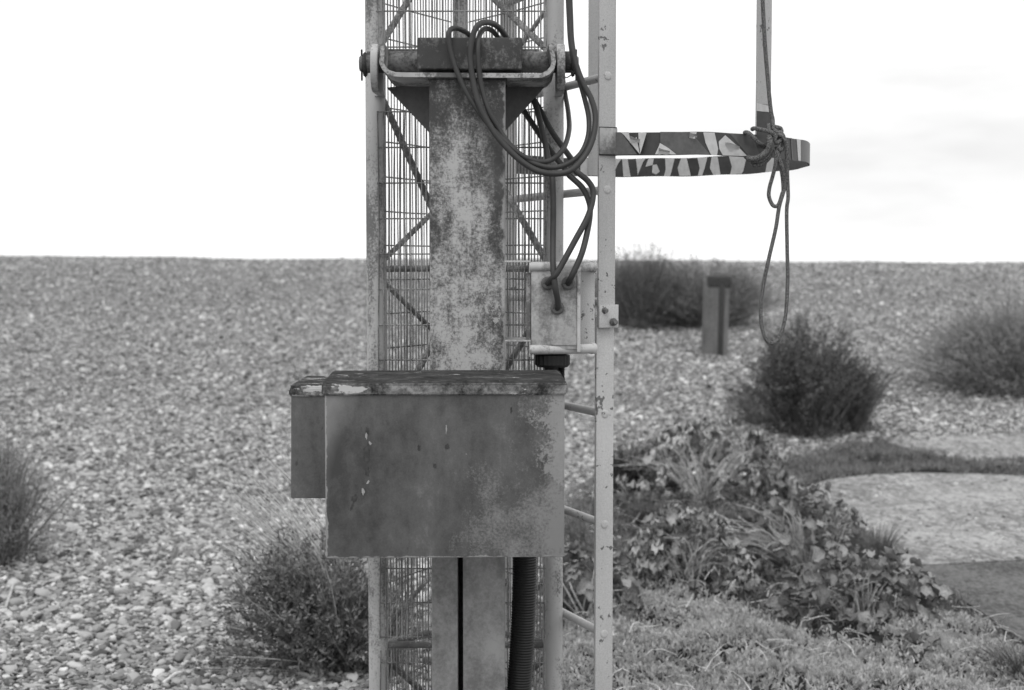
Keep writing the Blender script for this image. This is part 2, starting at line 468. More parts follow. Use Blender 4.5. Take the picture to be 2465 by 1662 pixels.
def gpoly(pts): return [ground(d(*p)) for p in pts]
def inside(poly, x, y):
    c = np.zeros(np.shape(x), bool); n = len(poly)
    for i in range(n):
        x1, y1 = poly[i][0], poly[i][1]; x2, y2 = poly[(i + 1) % n][0], poly[(i + 1) % n][1]
        if y1 == y2: continue
        c ^= ((y1 > y) != (y2 > y)) & (x < (x2 - x1) * (y - y1) / (y2 - y1) + x1)
    return c
def drape(name, poly, mat, lift, thick, label):
    bm = bmesh.new()
    vs = [bm.verts.new((p[0], p[1], 0)) for p in poly]
    f = bm.faces.new(vs)
    x0, x1 = min(p[0] for p in poly), max(p[0] for p in poly); y0, y1 = min(p[1] for p in poly), max(p[1] for p in poly)
    for ax, lo, hi in ((0, x0, x1), (1, y0, y1)):
        k = lo + .2
        while k < hi:
            co = [0, 0, 0]; co[ax] = k; no = [0, 0, 0]; no[ax] = 1
            bmesh.ops.bisect_plane(bm, geom=list(bm.verts) + list(bm.edges) + list(bm.faces), plane_co=co, plane_no=no)
            k += .2
    bmesh.ops.triangulate(bm, faces=bm.faces)
    for v in bm.verts: v.co.z = float(terrain(v.co.x, v.co.y)) + lift
    if thick:
        r = bmesh.ops.extrude_face_region(bm, geom=list(bm.faces))
        bmesh.ops.translate(bm, verts=[v for v in r['geom'] if isinstance(v, bmesh.types.BMVert)], vec=(0, 0, -thick))
    o = link(name, bm, mat, smooth_deg=30)
    return props(o, label, kind='structure')

P_SLAB = gpoly([(1830, 1118), (1880, 1100), (1960, 1089), (2080, 1083), (2200, 1085), (2330, 1091), (2480, 1098), (2480, 1278), (2326, 1284), (2200, 1291), (2050, 1298), (1985, 1235), (1900, 1165)])
P_FAR = gpoly([(2000, 1006), (2120, 998), (2240, 992), (2326, 988), (2480, 980), (2480, 1066), (2326, 1063), (2250, 1058), (2160, 1046), (2080, 1029)])
P_ASPH = gpoly([(2056, 1304), (2200, 1297), (2326, 1290), (2480, 1284), (2480, 1600), (2400, 1540), (2330, 1480), (2230, 1408), (2130, 1345)])
P_VERGE = gpoly([(1760, 1075), (1880, 1030), (2000, 1008), (2080, 1031), (2160, 1048), (2250, 1060), (2326, 1065), (2480, 1068), (2480, 1096), (2330, 1090), (2200, 1084), (2080, 1082), (1960, 1088), (1880, 1099), (1800, 1112)])
P_MID = gpoly([(1250, 1170), (1400, 1090), (1600, 1120), (1780, 1080), (1830, 1120), (1900, 1166), (1985, 1236), (2050, 1300), (2125, 1346), (2225, 1410), (2325, 1482), (2395, 1542), (2330, 1640), (2000, 1720), (1500, 1720), (1180, 1720), (1180, 1560), (1230, 1400)])
P_COVER = gpoly([(1150, 1760), (1240, 1560), (1270, 1440), (1400, 1400), (1480, 1350), (1650, 1370), (1760, 1430), (1900, 1440), (2100, 1420), (2230, 1430), (2320, 1500), (2420, 1600), (2420, 1760)])
drape('soil', P_MID, M['soil'], .006, 0, 'dark soil between the plants beside the mast')
drape('verge_soil', P_VERGE, M['soil'], .012, 0, 'dark soil strip between the two pale slabs')
drape('concrete_path', P_SLAB, M['concrete'], .03, .06, 'pale pitted concrete path behind the leafy plants')
drape('far_concrete_path', P_FAR, M['concrete'], .02, .06, 'farther pale strip of concrete path beyond the dark grass')
drape('asphalt_path', P_ASPH, M['asphalt'], .034, .06, 'dark worn asphalt patch at the lower right')

# ------------------------------------------------------------------ shingle (one mass of loose pebbles)
def shingle():
    P, S, R = [], [], []
    for y0, y1, dens, size in ((3.2, 6.5, 3900, .88), (6.5, 9, 2800, .95), (9, 13, 2000, 1.0), (13, 20, 1150, 1.02), (20, 31.5, 480, 1.05)):
        w1 = .40 * y1 + 1.3
        n = int(dens * (y1 - y0) * 2 * w1)
        x = rng.uniform(-w1, w1, n); y = rng.uniform(y0, y1, n)
        keep = np.abs(x) < .40 * y + 1.3
        jx_, jy_ = x + rng.normal(0, .05, n), y + rng.normal(0, .09, n)
        for poly in (P_SLAB, P_FAR, P_ASPH, P_VERGE): keep &= ~(inside(poly, jx_, jy_) & (rng.random(n) < (.86 if poly is P_SLAB else .985)))
        keep &= ~(inside(P_MID, jx_, jy_) & (rng.random(n) < .97))
        x, y = x[keep], y[keep]; n = len(x)
        s = .0092 * size * np.exp(rng.normal(0, .42, n)) 
        s = np.clip(s, .004, .030 * size)
        on_slab = inside(P_SLAB, x, y) | inside(P_FAR, x, y)
        s = np.where(on_slab, s * .6, s)
        z = terrain(x, y) + s * rng.uniform(.05, .55, n) + np.where(on_slab, .026, 0)
        P.append(np.stack([x, y, z], 1))
        asp = rng.uniform(.95, 1.7, n); fl = rng.uniform(.42, .78, n)
        S.append(np.stack([s * asp, s, s * fl], 1))
        R.append(np.stack([rng.normal(0, .32, n), rng.normal(0, .32, n), rng.uniform(0, 6.283, n)], 1))
    P = np.concatenate(P); S = np.concatenate(S); R = np.concatenate(R)
    me = bpy.data.meshes.new('shingle'); n = len(P)
    me.vertices.add(n); me.vertices.foreach_set('co', P.astype(np.float32).ravel())
    for nm, arr in (('psize', S), ('prot', R)):
        a = me.attributes.new(nm, 'FLOAT_VECTOR', 'POINT'); a.data.foreach_set('vector', arr.astype(np.float32).ravel())
    o = bpy.data.objects.new('shingle', me); COL.objects.link(o); me.materials.append(M['pebble'])
    ng = bpy.data.node_groups.new('shingle_pebbles', 'GeometryNodeTree')
    ng.interface.new_socket('Geometry', in_out='INPUT', socket_type='NodeSocketGeometry')
    ng.interface.new_socket('Geometry', in_out='OUTPUT', socket_type='NodeSocketGeometry')
    A = ng.nodes.new; L = ng.links.new
    gi, go = A('NodeGroupInput'), A('NodeGroupOutput')
    jn = A('GeometryNodeJoinGeometry')
    for k in range(5):
        ico = A('GeometryNodeMeshIcoSphere'); ico.inputs['Radius'].default_value = 1; ico.inputs['Subdivisions'].default_value = 2
        pos = A('GeometryNodeInputPosition')
        nzv = A('ShaderNodeTexNoise'); nzv.inputs['Scale'].default_value = .85; nzv.inputs['Detail'].default_value = 1
        add = A('ShaderNodeVectorMath'); add.operation = 'ADD'; add.inputs[1].default_value = (k * 7.3, k * 3.1, k * 1.7)
        L(pos.outputs[0], add.inputs[0]); L(add.outputs[0], nzv.inputs['Vector'])
        sub = A('ShaderNodeVectorMath'); sub.operation = 'SUBTRACT'; sub.inputs[1].default_value = (.5, .5, .5)
        L(nzv.outputs['Color'], sub.inputs[0])
        sc = A('ShaderNodeVectorMath'); sc.operation = 'SCALE'; sc.inputs['Scale'].default_value = 1.5
        L(sub.outputs[0], sc.inputs[0])
        st = A('GeometryNodeSetPosition'); L(ico.outputs['Mesh'], st.inputs['Geometry']); L(sc.outputs[0], st.inputs['Offset'])
        sm = A('GeometryNodeSetShadeSmooth'); L(st.outputs[0], sm.inputs['Geometry'])
        mt = A('GeometryNodeSetMaterial'); mt.inputs['Material'].default_value = M['pebble']; L(sm.outputs[0], mt.inputs['Geometry'])
        gti = A('GeometryNodeGeometryToInstance'); L(mt.outputs[0], gti.inputs[0]); L(gti.outputs[0], jn.inputs[0])
    iop = A('GeometryNodeInstanceOnPoints')
    iop.inputs['Pick Instance'].default_value = True
    for nm, sock in (('prot', 'Rotation'), ('psize', 'Scale')):
        na = A('GeometryNodeInputNamedAttribute'); na.data_type = 'FLOAT_VECTOR'; na.inputs['Name'].default_value = nm
        L(na.outputs['Attribute'], iop.inputs[sock])
    ri = A('FunctionNodeRandomValue'); ri.data_type = 'INT'
    ri.inputs[4].default_value = 0; ri.inputs[5].default_value = 4
    L(ri.outputs[2], iop.inputs['Instance Index'])
    L(gi.outputs[0], iop.inputs['Points']); L(jn.outputs[0], iop.inputs['Instance']); L(iop.outputs[0], go.inputs[0])
    md = o.modifiers.new('pebbles', 'NODES'); md.node_group = ng
    props(o, 'loose rounded grey pebbles covering the beach', 'shingle', kind='stuff')
    print('pebbles', n)
shingle()

# ------------------------------------------------------------------ hinge post
Y0 = 3.40
XL, XR = W((1037, 831), Y0).x, W((1215.5, 831), Y0).x
PC = (XL + XR) / 2
ZTOP = W(d(0, 177), Y0).z
post = thing('hinge_post', (PC, 3.49, 0), 'thick rust-speckled steel post with forked head in the middle of the picture', 'post')
SL0, SL1 = W((1102, 1450), Y0).x, W((1114, 1450), Y0).x
link('left_channel', box(XL, SL0, Y0 + .002, 3.575, 0, ZTOP, .006), M['post_low'], post)
link('right_channel', box(SL1, XR, Y0 + .002, 3.575, 0, ZTOP, .006), M['post_low'], post)
link('back_plate', box(SL0 - .01, SL1 + .01, 3.50, 3.51, 0, ZTOP - .01, 0), M['dark_steel'], post)
link('cover_plate', box(XL - .0015, XR + .0015, Y0 - .006, Y0 + .03, .93, ZTOP - .002, .006, 3), M['post'], post)
link('base_plate', box(PC - .17, PC + .17, 3.32, 3.66, -.01, .02, .003), M['post_low'], post)
# forked head: one strap bent up at both ends
YF, YB = 3.375, 3.62
prof = [(869, 99), (868, 128), (866, 142), (872, 155), (882, 164), (897, 169), (915, 170), (1060, 171), (1218, 172), (1232, 171), (1246, 164), (1255, 153), (1258, 140), (1255, 122), (1250, 99)]
pc = [W(d(*p), YF) for p in prof]; pc = [Vector((p.x, 0, p.z)) for p in pc]
th = .0105; inn, outr = [], []
for i, p in enumerate(pc):
    t = (pc[min(i + 1, len(pc) - 1)] - pc[max(i - 1, 0)]).normalized(); nn = Vector((-t.z, 0, t.x))
    inn.append(p + nn * th / 2); outr.append(p - nn * th / 2)
bm = bmesh.new()
rings = []
for a, b in zip(inn, outr):
    rings.append([bm.verts.new((a.x, YF, a.z)), bm.verts.new((b.x, YF, b.z)), bm.verts.new((b.x, YB, b.z)), bm.verts.new((a.x, YB, a.z))])
for r0, r1 in zip(rings, rings[1:]):
    for k in range(4): bm.faces.new((r0[k], r0[(k + 1) % 4], r1[(k + 1) % 4], r1[k]))
bm.faces.new(rings[0]); bm.faces.new(rings[-1][::-1])
bmesh.ops.recalc_face_normals(bm, faces=bm.faces)
link('fork_strap', bm, M['yoke'], post, smooth_deg=40)
ca, cb = W(z1(655, 628), YF), W(z1(1330, 655), YF)
link('weld_collar', box(ca.x, cb.x, YF + .004, 3.585, ZTOP - .004, ca.z - .002, .003), M['rust_plate'], post)
a, b = W((1003.6, 90), 3.385), W((1257, 169), 3.385)
link('head_block', box(a.x, b.x, 3.385, 3.47, b.z + .002, a.z, .005, 3), M['rust_plate'], post)
PINZ, PINY = W((1100, 150), 3.5).z, 3.5
def gusset(pp):
    link('gusset_plate', prism([W(z1(*p), 3.555) for p in pp], (0, .012, 0), .001), M['gusset'], post)
gusset([(315, 735), (684, 700), (684, 1125)]); gusset([(1306, 700), (1640, 730), (1306, 1105)])
pl, pr = W((884, 146), PINY).x, W((1374, 146), PINY).x
link('hinge_pin', tube([(pl, PINY, PINZ), (pl + .05, PINY, PINZ), (pr - .05, PINY, PINZ), (pr, PINY, PINZ)], .0262, 24), M['rust_plate'], post)
link('pin_rib', box(W((905, 0), 3.5).x, W((1300, 0), 3.5).x, PINY + .012, PINY + .03, PINZ + .012, PINZ + .034, .003), M['rust_plate'], post)
for s, x in ((-1, pl), (1, pr)):
    w_ = link('pin_washer', hexnut((x + s * .001, PINY, PINZ - .006), (s, 0, 0), .031, .008, sides=20), M['dark_steel'], post)
    n_ = link('pin_nut', hexnut((x + s * .009, PINY, PINZ - .004), (s, 0, 0), .020, .010), M['bolt'], post)
    link('split_pin', tube([(x + s * .013, PINY - .004, PINZ + .030), (x + s * .013, PINY - .003, PINZ - .045)], .0026, 6), M['dark_steel'], post)

# ------------------------------------------------------------------ lattice mast (three chords, rod bracing, welded mesh)
CLX, CRX, CFY = W((907.5, 831), 3.68).x, W((1331.5, 831), 3.68).x, 3.68
RX, RY = W((1111, 831), 4.06).x, 4.06
MTOP = 4.4
mast = thing('lattice_mast', ((CLX + CRX) / 2, 3.8, 0), 'tall grey triangular lattice mast wrapped in welded wire mesh behind the post', 'mast')
for x, y, r in ((CLX, CFY, .0262), (CRX, CFY, .0262), (RX, RY, .020)):
    link('chord', tube([(x, y, 0), (x, y, 1.2), (x, y, 2.4), (x, y, MTOP)], r, 24), M['mast'], mast)
def rod(p0, p1, r=.0075):
    link('brace', tube([p0, (Vector(p0) + Vector(p1)) / 2, p1], r, 10), M['brace'], mast)
def on(pt, D): return W(d(*pt), D)
LJ = lambda z: Vector((CLX, CFY, z)); RJ = lambda z: Vector((CRX, CFY, z)); BJ = lambda z: Vector((RX, RY, z))
zn = on((885, 607), 3.68).z; zr_up = on((1048, 420), 4.06).z; zr_dn = on((1048, 815), 4.06).z
rod(LJ(zn), BJ(zr_up)); rod(LJ(zn - .02), BJ(zr_dn)); rod(LJ(zn - .005), BJ(zn - .005), .009); rod(RJ(zn - .005), BJ(zn - .005), .009)
zrn = on((1250, 620), 3.68).z
rod(RJ(zrn), BJ(on((1048, 262), 4.06).z), .009); rod(RJ(zrn - .05), BJ(on((1048, 1000), 4.06).z), .009)
zc = on((1062, 640), 3.70).z; mid = Vector(((CLX + CRX) / 2, CFY + .02, zc))
rod(LJ(on((868, 190), 3.68).z), mid, .009); rod(LJ(on((868, 1015), 3.68).z), mid, .009)
rod(LJ(on((870, 122), 3.68).z), BJ(on((1048, -190), 4.06).z), .009); rod(RJ(on((1240, 128), 3.68).z), BJ(on((1048, -75), 4.06).z), .009)
rod(RJ(on((1240, 0), 3.68).z), BJ(on((1048, 290), 4.06).z), .006)
zb = on((900, 1465), 3.68).z
rod(LJ(zb), RJ(zb), .009); rod(LJ(zb), BJ(on((1048, 1420), 4.06).z), .009); rod(RJ(zb), BJ(on((1048, 1420), 4.06).z), .009)
rod(LJ(zb + .02), BJ(on((1048, 1225), 4.06).z), .006); rod(LJ(zb - .02), BJ(.2), .009); rod(RJ(zb - .02), BJ(.2), .009)
for k in range(3):
    zz = 2.75 + k * .6
    rod(LJ(zz), BJ(zz - .3)); rod(RJ(zz), BJ(zz - .3)); rod(LJ(zz), BJ(zz + .3)); rod(RJ(zz), BJ(zz + .3))
def mesh_panel(a, b, z0, z1_, pitch=.0138, seed=0, slope=0.0):
    rr = random.Random(seed); a = Vector(a); b = Vector(b); a.z = b.z = 0
    L = (b - a).length; u = (b - a) / L; nrm = Vector((u.y, -u.x, 0)); bm = bmesh.new()
    n = int(L / pitch); s0 = (L - n * pitch) / 2
    for i in range(n + 1):
        s = s0 + i * pitch; ph = rr.uniform(0, 6); am = rr.uniform(.0003, .0016); pts = []
        m_ = max(2, int((z1_ - z0) / .09))
        for k in range(m_ + 1):
            z = z0 + (z1_ - z0) * k / m_
            pts.append(a + u * (s + am * math.sin(ph + z * 9) + rr.uniform(-.0007, .0007)) + Vector((0, 0, z)))
        tube(pts, .00165, 4, bm, True)
    z = z0 + .004
    while z <= z1_:
        tube([a + nrm * -.0028 + Vector((0, 0, z)), a + nrm * -.0028 + u * L / 2 + Vector((0, 0, z + rr.uniform(-.002, .002))), b + nrm * -.0028 + Vector((0, 0, z))], .0019, 4, bm, True)
        z += .0905
    link('mesh_panel', bm, M['wire'], mast, smooth_deg=60)
fy = CFY - .0262 - .004
fa = (W(z1(228, 0), fy).x, fy, 0); fb = (W(z1(1660, 0), fy).x, fy, 0)
zlow = on((900, 1452), fy).z
mesh_panel(fa, fb, on((0, 100), fy).z - .012, MTOP - .1, seed=1)
mesh_panel(fa, fb, zlow, W(z1(0, 935), fy).z, seed=2)
mesh_panel(fa, fb, .05, zlow - .03, seed=3)
def side(ax, sgn, seed):
    A_ = Vector((ax, CFY, 0)); B_ = Vector((RX, RY, 0)); u = (B_ - A_).normalized(); nn = Vector((u.y, -u.x, 0)) * sgn
    mesh_panel(A_ + nn * .031 + u * .01, B_ + nn * .026 - u * .004, .05, MTOP - .12, seed=seed, pitch=.0145)
side(CLX, -1, 5); side(CRX, 1, 6)
for s, px in ((-1, (843, 859)), (1, (1265, 1283))):
    xa, xb = W(d(px[0], 150), 3.47).x, W(d(px[1], 150), 3.47).x
    cz = W(d(0, 152), 3.47).z; pts = []
    for k in range(19):
        a_ = math.pi * .5 + math.pi * k / 18
        pts.append((xa, 3.495 + .052 * math.cos(a_), cz + .058 * math.sin(a_)))
    pts += [(xa, 3.66, cz - .05), (xa, 3.66, cz + .05)]
    link('hinge_lug', prism(pts, (xb - xa, 0, 0), .0015), M['mast'], mast)
    cx_ = CLX if s < 0 else CRX
    link('lug_weld_pad', box(min(xa, cx_), max(xb, cx_), 3.648, 3.672, cz - .05, cz + .05, .003), M['mast'], mast)

# ------------------------------------------------------------------ equipment boxes
def cabinet(name, w, dp, h, lidh, over, rise, label, mats, root, rot):
    t = thing(name, root, label, 'box')
    t.rotation_euler = rot
    b1 = box(-w / 2, w / 2, 0, dp, 0, h, .004, 3)
    link('body', b1, mats[0], t, local=True)
    bm = bmesh.new(); o = over
    z0 = h - lidh * .75; zf = h + lidh * .25
    bot = [(-w / 2 - o, -o), (w / 2 + o, -o), (w / 2 + o, dp), (-w / 2 - o, dp)]
    lo = [bm.verts.new((x, y, z0)) for x, y in bot]
    ins = .010
    topv = [bm.verts.new((x + (ins * .6 if x < 0 else -ins * .6), y + (ins if y < 0 else -ins * 2), zf + (rise if y > 0 else 0))) for x, y in bot]
    midv = [bm.verts.new((x, y, zf - .005 + (rise * .8 if y > 0 else 0))) for x, y in bot]
    for A_, B_ in ((lo, midv), (midv, topv)):
        for k in range(4): bm.faces.new((A_[k], A_[(k + 1) % 4], B_[(k + 1) % 4], B_[k]))
    bm.faces.new(topv); bm.faces.new(lo[::-1])
    bmesh.ops.recalc_face_normals(bm, faces=bm.faces)
    bmesh.ops.bevel(bm, geom=list(bm.edges), offset=.003, segments=2, affect='EDGES')
    bmesh.ops.subdivide_edges(bm, edges=[e for e in bm.edges if e.calc_length() > .08], cuts=6, use_grid_fill=True)
    link('lid', bm, mats[1], t, local=True)
    return t
BW = .530
bl = W((783.5, 1347), 3.13); br = W((1361, 1340), 3.13)
bz = (bl.z + br.z) / 2; ztopf = W(d(1010, 889), 3.13).z
big = cabinet('equipment_box', BW, .245, ztopf - bz + .014, .030, .006, .008, 'large dark steel box with peeling pale corner mounted on the post',
              (M['box'], M['lid']), ((bl.x + br.x) / 2, 3.13, bz), (0, 0, .035))
link('mounting_bracket', box(-.05, .12, .243, .262, .10, .26, .002), M['post_low'], big, local=True)
# scars, weld spots and peeled flakes on the big box: thin raised marks of their own
def scar(pts, mat, name):
    bm = bmesh.new()
    f = bm.faces.new([bm.verts.new(p) for p in pts])
    r = bmesh.ops.extrude_face_region(bm, geom=[f]); bmesh.ops.translate(bm, verts=[v for v in r['geom'] if isinstance(v, bmesh.types.BMVert)], vec=(0, .0015, 0))
    return link(name, bm, mat, big, local=True)
M['flake'] = simple('bare_pale_primer', .32, .6, .3, .15, 80)
M['scar'] = simple('rust_scar', .06, .8, .2, .35, 90)
def box_pt(p):
    q = W(z4(*p), 3.128); c = Vector(((bl.x + br.x) / 2, 3.13, bz))
    return Vector((q.x - c.x, -.0009, q.z - c.z))
def blob(cx, cy, rx, ry, mat, name, seed, tilt=0):
    rr = random.Random(seed); pts = []
    for k in range(14):
        a = 2 * math.pi * k / 14; q = rr.uniform(.6, 1.25)
        x, y = rx * q * math.cos(a), ry * q * math.sin(a)
        pts.append(box_pt((cx + x + tilt * y, cy - y)))
    scar(pts, mat, name)
for i, (cx, cy, rx, ry, dark, tl) in enumerate([(622, 490, 14, 26, 1, 0), (620, 640, 22, 60, 1, 0), (622, 760, 16, 40, 1, 0), (615, 525, 7, 22, 0, 0), (640, 572, 9, 12, 0, -.4), (627, 832, 9, 12, 0, .4),
                                                (593, 895, 11, 22, 0, 0), (538, 940, 20, 26, 1, .3), (522, 990, 9, 30, 1, .3), (965, 605, 11, 20, 1, 0), (1154, 598, 15, 20, 1, 0), (1070, 726, 13, 17, 1, 0),
                                                (1147, 480, 5, 30, 0, 0), (1580, 355, 8, 22, 1, 0), (350, 1310, 8, 18, 0, 0)]):
    blob(cx, cy, rx, ry, M['scar'] if dark else M['flake'], 'rust_scar' if dark else 'paint_chip', 50 + i, tl)
sl = W(d(659, 1000), 3.5); s_top = W(d(0, 891), 3.5).z; s_bot = W(d(0, 1133), 3.5).z
small = cabinet('equipment_box', .165, .28, s_top - s_bot + .010, .028, .005, .002, 'smaller narrow dark box with flaking pale lid, half hidden behind the large one',
                (M['box_small'], M['lid_pale']), (sl.x + .0825, 3.5, s_bot), (0, .012, 0))
link('mounting_bracket', box(.081, .125, .16, .20, .05, .20, .002), M['post_low'], small, local=True)

# ------------------------------------------------------------------ junction box with glands
JY = 3.40
def jx(p, D=JY): return W(z10(*p), D)
jb = thing('junction_box', W(z10(700, 1200), 3.45), 'pale speckled metal junction box with three cable entries beside the post', 'junction box')
a, b = jx((412, 120)), jx((1025, 1180))
link('body', box(a.x, b.x, JY + .004, JY + .10, b.z + .004, a.z - .004, .003), M['panel'], jb)
a2, b2 = jx((412, 175)), jx((985, 1105))
link('cover', box(a2.x, b2.x, JY, JY + .006, b2.z, a2.z, .0015), M['panel'], jb)
a3, b3 = jx((990, 120)), jx((1030, 1190))
link('edge_flange', box(a3.x, b3.x, JY - .005, JY + .02, b3.z, a3.z, .002), M['tube'], jb)
a4, b4 = jx((1036, 90), 3.455), jx((1208, 1180), 3.455)
link('back_panel', box(a4.x - .02, b4.x, 3.455, 3.463, b4.z, a4.z, .0015), M['stile'], jb)
for yy, x1 in ((118, 1200), (1160, 1195)):
    p0, p1 = jx((392, yy)), jx((x1, yy))
    zz = (p0.z + p1.z) / 2; r = .0118
    link('cross_tube', tube([(p0.x, JY + .004, zz), (p0.x + .03, JY + .004, zz), (p1.x - .02, JY + .03, zz), (p1.x, JY + .04, zz)], r, 20), M['tube'], jb)
    link('tube_collar', tube([(p1.x - .004, JY + .04, zz), (p1.x + .004, JY + .046, zz)], r + .002, 18), M['tube'], jb)
for (x0, y0, x1, y1) in ((82, 40, 405, 190), (82, 1040, 405, 1250)):
    p0, p1 = jx((x0, y0)), jx((x1, y1)); t_ = .004
    xa = XR - .003; bm = box(xa, p1.x, JY - .004, 3.53, p0.z - t_, p0.z, .0008)
    box(xa + .001, xa + .001 + t_, JY - .003, 3.53, p1.z, p0.z - t_ + .0006, .0008, bm=bm)
    box(p1.x - t_, p1.x - .0006, JY - .003, 3.53, p1.z, p0.z - t_ + .0006, .0008, bm=bm)
    link('channel_clip', bm, M['tube'], jb)
p0, p1 = jx((350, 195)), jx((405, 1040))
link('angle_bar', box(p0.x, p1.x, JY + .01, JY + .05, p1.z, p0.z, .002), M['brace'], jb)
GL = []
for (x, y) in ((620, 325), (875, 325), (740, 635)):
    c = jx((x, y)); GL.append(c)
    bm = tube([c + Vector((0, .004, 0)), c + Vector((0, -.008, 0)), c + Vector((0, -.011, 0)), c + Vector((0, -.0111, 0)), c + Vector((0, -.006, 0))],
              lambda i: (.0162, .0162, .0125, .0085, .008)[i], 24)
    link('cable_gland', bm, M['gland'], jb)
# black ribbed coupling under the box
c = W(z10(680, 1300), 3.455); ztop, zbot = jx((0, 1215)).z, jx((0, 1400)).z
bm = bmesh.new(); rings = []
prof = [(.034, ztop + .004), (.036, ztop - .004), (.0425, ztop - .006), (.0425, zbot + .006), (.037, zbot), (.020, zbot - .001), (.02, zbot - .03)]
for r, z in prof:
    rings.append([bm.verts.new((c.x + (r - (.0018 if k % 2 and r > .04 else 0)) * math.cos(2 * math.pi * k / 48), 3.46 + (r - (.0018 if k % 2 and r > .04 else 0)) * math.sin(2 * math.pi * k / 48), z)) for k in range(48)])
for r0, r1 in zip(rings, rings[1:]):
    for k in range(48): bm.faces.new((r0[k], r0[(k + 1) % 48], r1[(k + 1) % 48], r1[k]))
bm.faces.new(rings[0]); bm.faces.new(rings[-1][::-1])
link('ribbed_coupling', bm, M['black'], jb)
c2 = W(z10(800, 1440), 3.45)
link('coupling_thread', tube([c2 + Vector((0, 0, .012 - .002 * k)) for k in range(16)], lambda i: .007 if i % 2 else .0055, 14), M['black'], jb)

# corrugated hose
hp = spline([W((1332, 905), 3.46), W((1318, 990), 3.46), W((1285, 1120), 3.47), W((1266, 1260), 3.475), W((1263, 1400), 3.475), W((1258, 1530), 3.475), W((1249, 1680), 3.475), W((1240, 1900), 3.48), Vector((.0, 3.48, .03))], 20)
# even spacing for the ribs
acc = [0]
for p, q in zip(hp, hp[1:]): acc.append(acc[-1] + (q - p).length)
npts = int(acc[-1] / .0034); even = []
for k in range(npts + 1):
    s = acc[-1] * k / npts; i = int(np.searchsorted(acc, s)); i = min(max(i, 1), len(acc) - 1)
    f = (s - acc[i - 1]) / max(1e-9, acc[i] - acc[i - 1]); even.append(hp[i - 1].lerp(hp[i], f))
props(link('corrugated_hose', tube(even, lambda i: .0308 if i % 2 else .0288, 20), M['black']), 'thick black corrugated hose running down beside the post under the large box', 'hose')

# ------------------------------------------------------------------ ladder with cage
SY = 3.50
scx = W((1457, 831), SY).x
U = Vector((-.40, .917, 0)).normalized(); NN = Vector((U.y, -U.x, 0))
S0 = Vector((scx, SY, 0)); WID = .60
S1 = S0 + U * WID
lad = thing('caged_ladder', (S0.x, S0.y, 0), 'pale grey steel ladder with hooped cage to the right of the mast', 'ladder')
def frame_box(c, hw, t0, t1, z0, z1_, bev=.001):
    """box with its wide face square to the rungs: centre c, half width along NN, from t0 to t1 along U"""
    m_ = Matrix(((NN.x, U.x, 0, c.x), (NN.y, U.y, 0, c.y), (0, 0, 1, 0), (0, 0, 0, 1)))
    return box(-hw, hw, t0, t1, z0, z1_, bev, 2, None, m_)
zs = W((1457, 787), SY).z
link('lower_stile', frame_box(S0, .0238, 0, .010, 0, zs + .025), M['stile'], lad)
link('upper_stile', frame_box(S0 + NN * -.0005, .0228, -.0085, -.0005, zs + .004, 4.2), M['stile'], lad)
link('far_stile', frame_box(S1, .0235, -.005, .005, 0, 4.2), M['stile'], lad)
pa, pb = W((1434, 734), SY - .012), W((1483, 789), SY - .012)
sp = link('splice_plate', frame_box(S0 + NN * .0015, .0265, -.0165, -.009, pb.z, pa.z), M['stile'], lad)
for p in ((1320, 670), (1440, 815)):
    c = W(z10(*p), SY - .02)
    c = Vector((c.x, SY - .012, c.z))
    link('bolt', hexnut(c, -U, .0105, .008), M['bolt'], sp); link('bolt_end', hexnut(c - U * .008, -U, .006, .010, sides=10), M['bolt'], sp)
zr0 = W((1457, 184), SY).z
for k in range(-7, 9):
    z = zr0 - k * .2757
    if z < .08: continue
    p0 = S0 + U * .002 + Vector((0, 0, z)); p1 = S1 + Vector((0, 0, z))
    rg = link('rung', tube([p0, p0 + U * .2, p0 + U * .4, p1], .0105, 16), M['stile'], lad)
    if k != 2:
        c = S0 + Vector((0, 0, z)) - U * (0 if z < zs else .0085)
        link('rivet_head', tube([c + U * .002, c - U * .0008, c - U * .0022, c - U * .0027], lambda i: (.0105, .0105, .0085, .005)[i], 16), M['stile'], rg)
# hoop
HC = Vector((.35, 3.90, 0)); HR = .45
hz = W((1620, 346), 3.46).z; HH = .0275
def ang(p): return math.atan2(p.y - HC.y, p.x - HC.x)
a0, a1 = ang(S0), ang(S1)
if a1 < a0: a1 += 2 * math.pi
def arc(n=72):
    r = []
    for k in range(n + 1):
        t = k / n; a = a0 + (a1 - a0) * t
        rad = HR
        e = min(t, 1 - t) * n / 6
        base = (S0 + NN * .021 + U * .002 if t < .5 else S1 + NN * .02)
        p = HC + Vector((math.cos(a), math.sin(a), 0)) * rad
        if e < 1: p = base.lerp(p, e * e * (3 - 2 * e)) if e > 0 else base.copy()
        r.append(p)
    return r
if True:
    A_ = arc(); bm = bmesh.new(); rings = []
    for i, p in enumerate(A_):
        t = (A_[min(i + 1, len(A_) - 1)] - A_[max(i - 1, 0)]).normalized(); nrm = Vector((t.y, -t.x, 0))
        wv = .0012 * math.sin(i * .9)
        rings.append([bm.verts.new(p + nrm * .0025 + Vector((0, 0, hz + HH + wv))), bm.verts.new(p - nrm * .0025 + Vector((0, 0, hz + HH + wv))),
                      bm.verts.new(p - nrm * .0025 + Vector((0, 0, hz - HH + wv))), bm.verts.new(p + nrm * .0025 + Vector((0, 0, hz - HH + wv)))])
    for r0, r1 in zip(rings, rings[1:]):
        for k in range(4): bm.faces.new((r0[k], r0[(k + 1) % 4], r1[(k + 1) % 4], r1[k]))
    bm.faces.new(rings[0]); bm.faces.new(rings[-1][::-1])
    hoop = link('cage_hoop', bm, M['tape_dark'], lad)
    props(hoop, 'cage hoop wrapped in torn black and pale hazard tape')
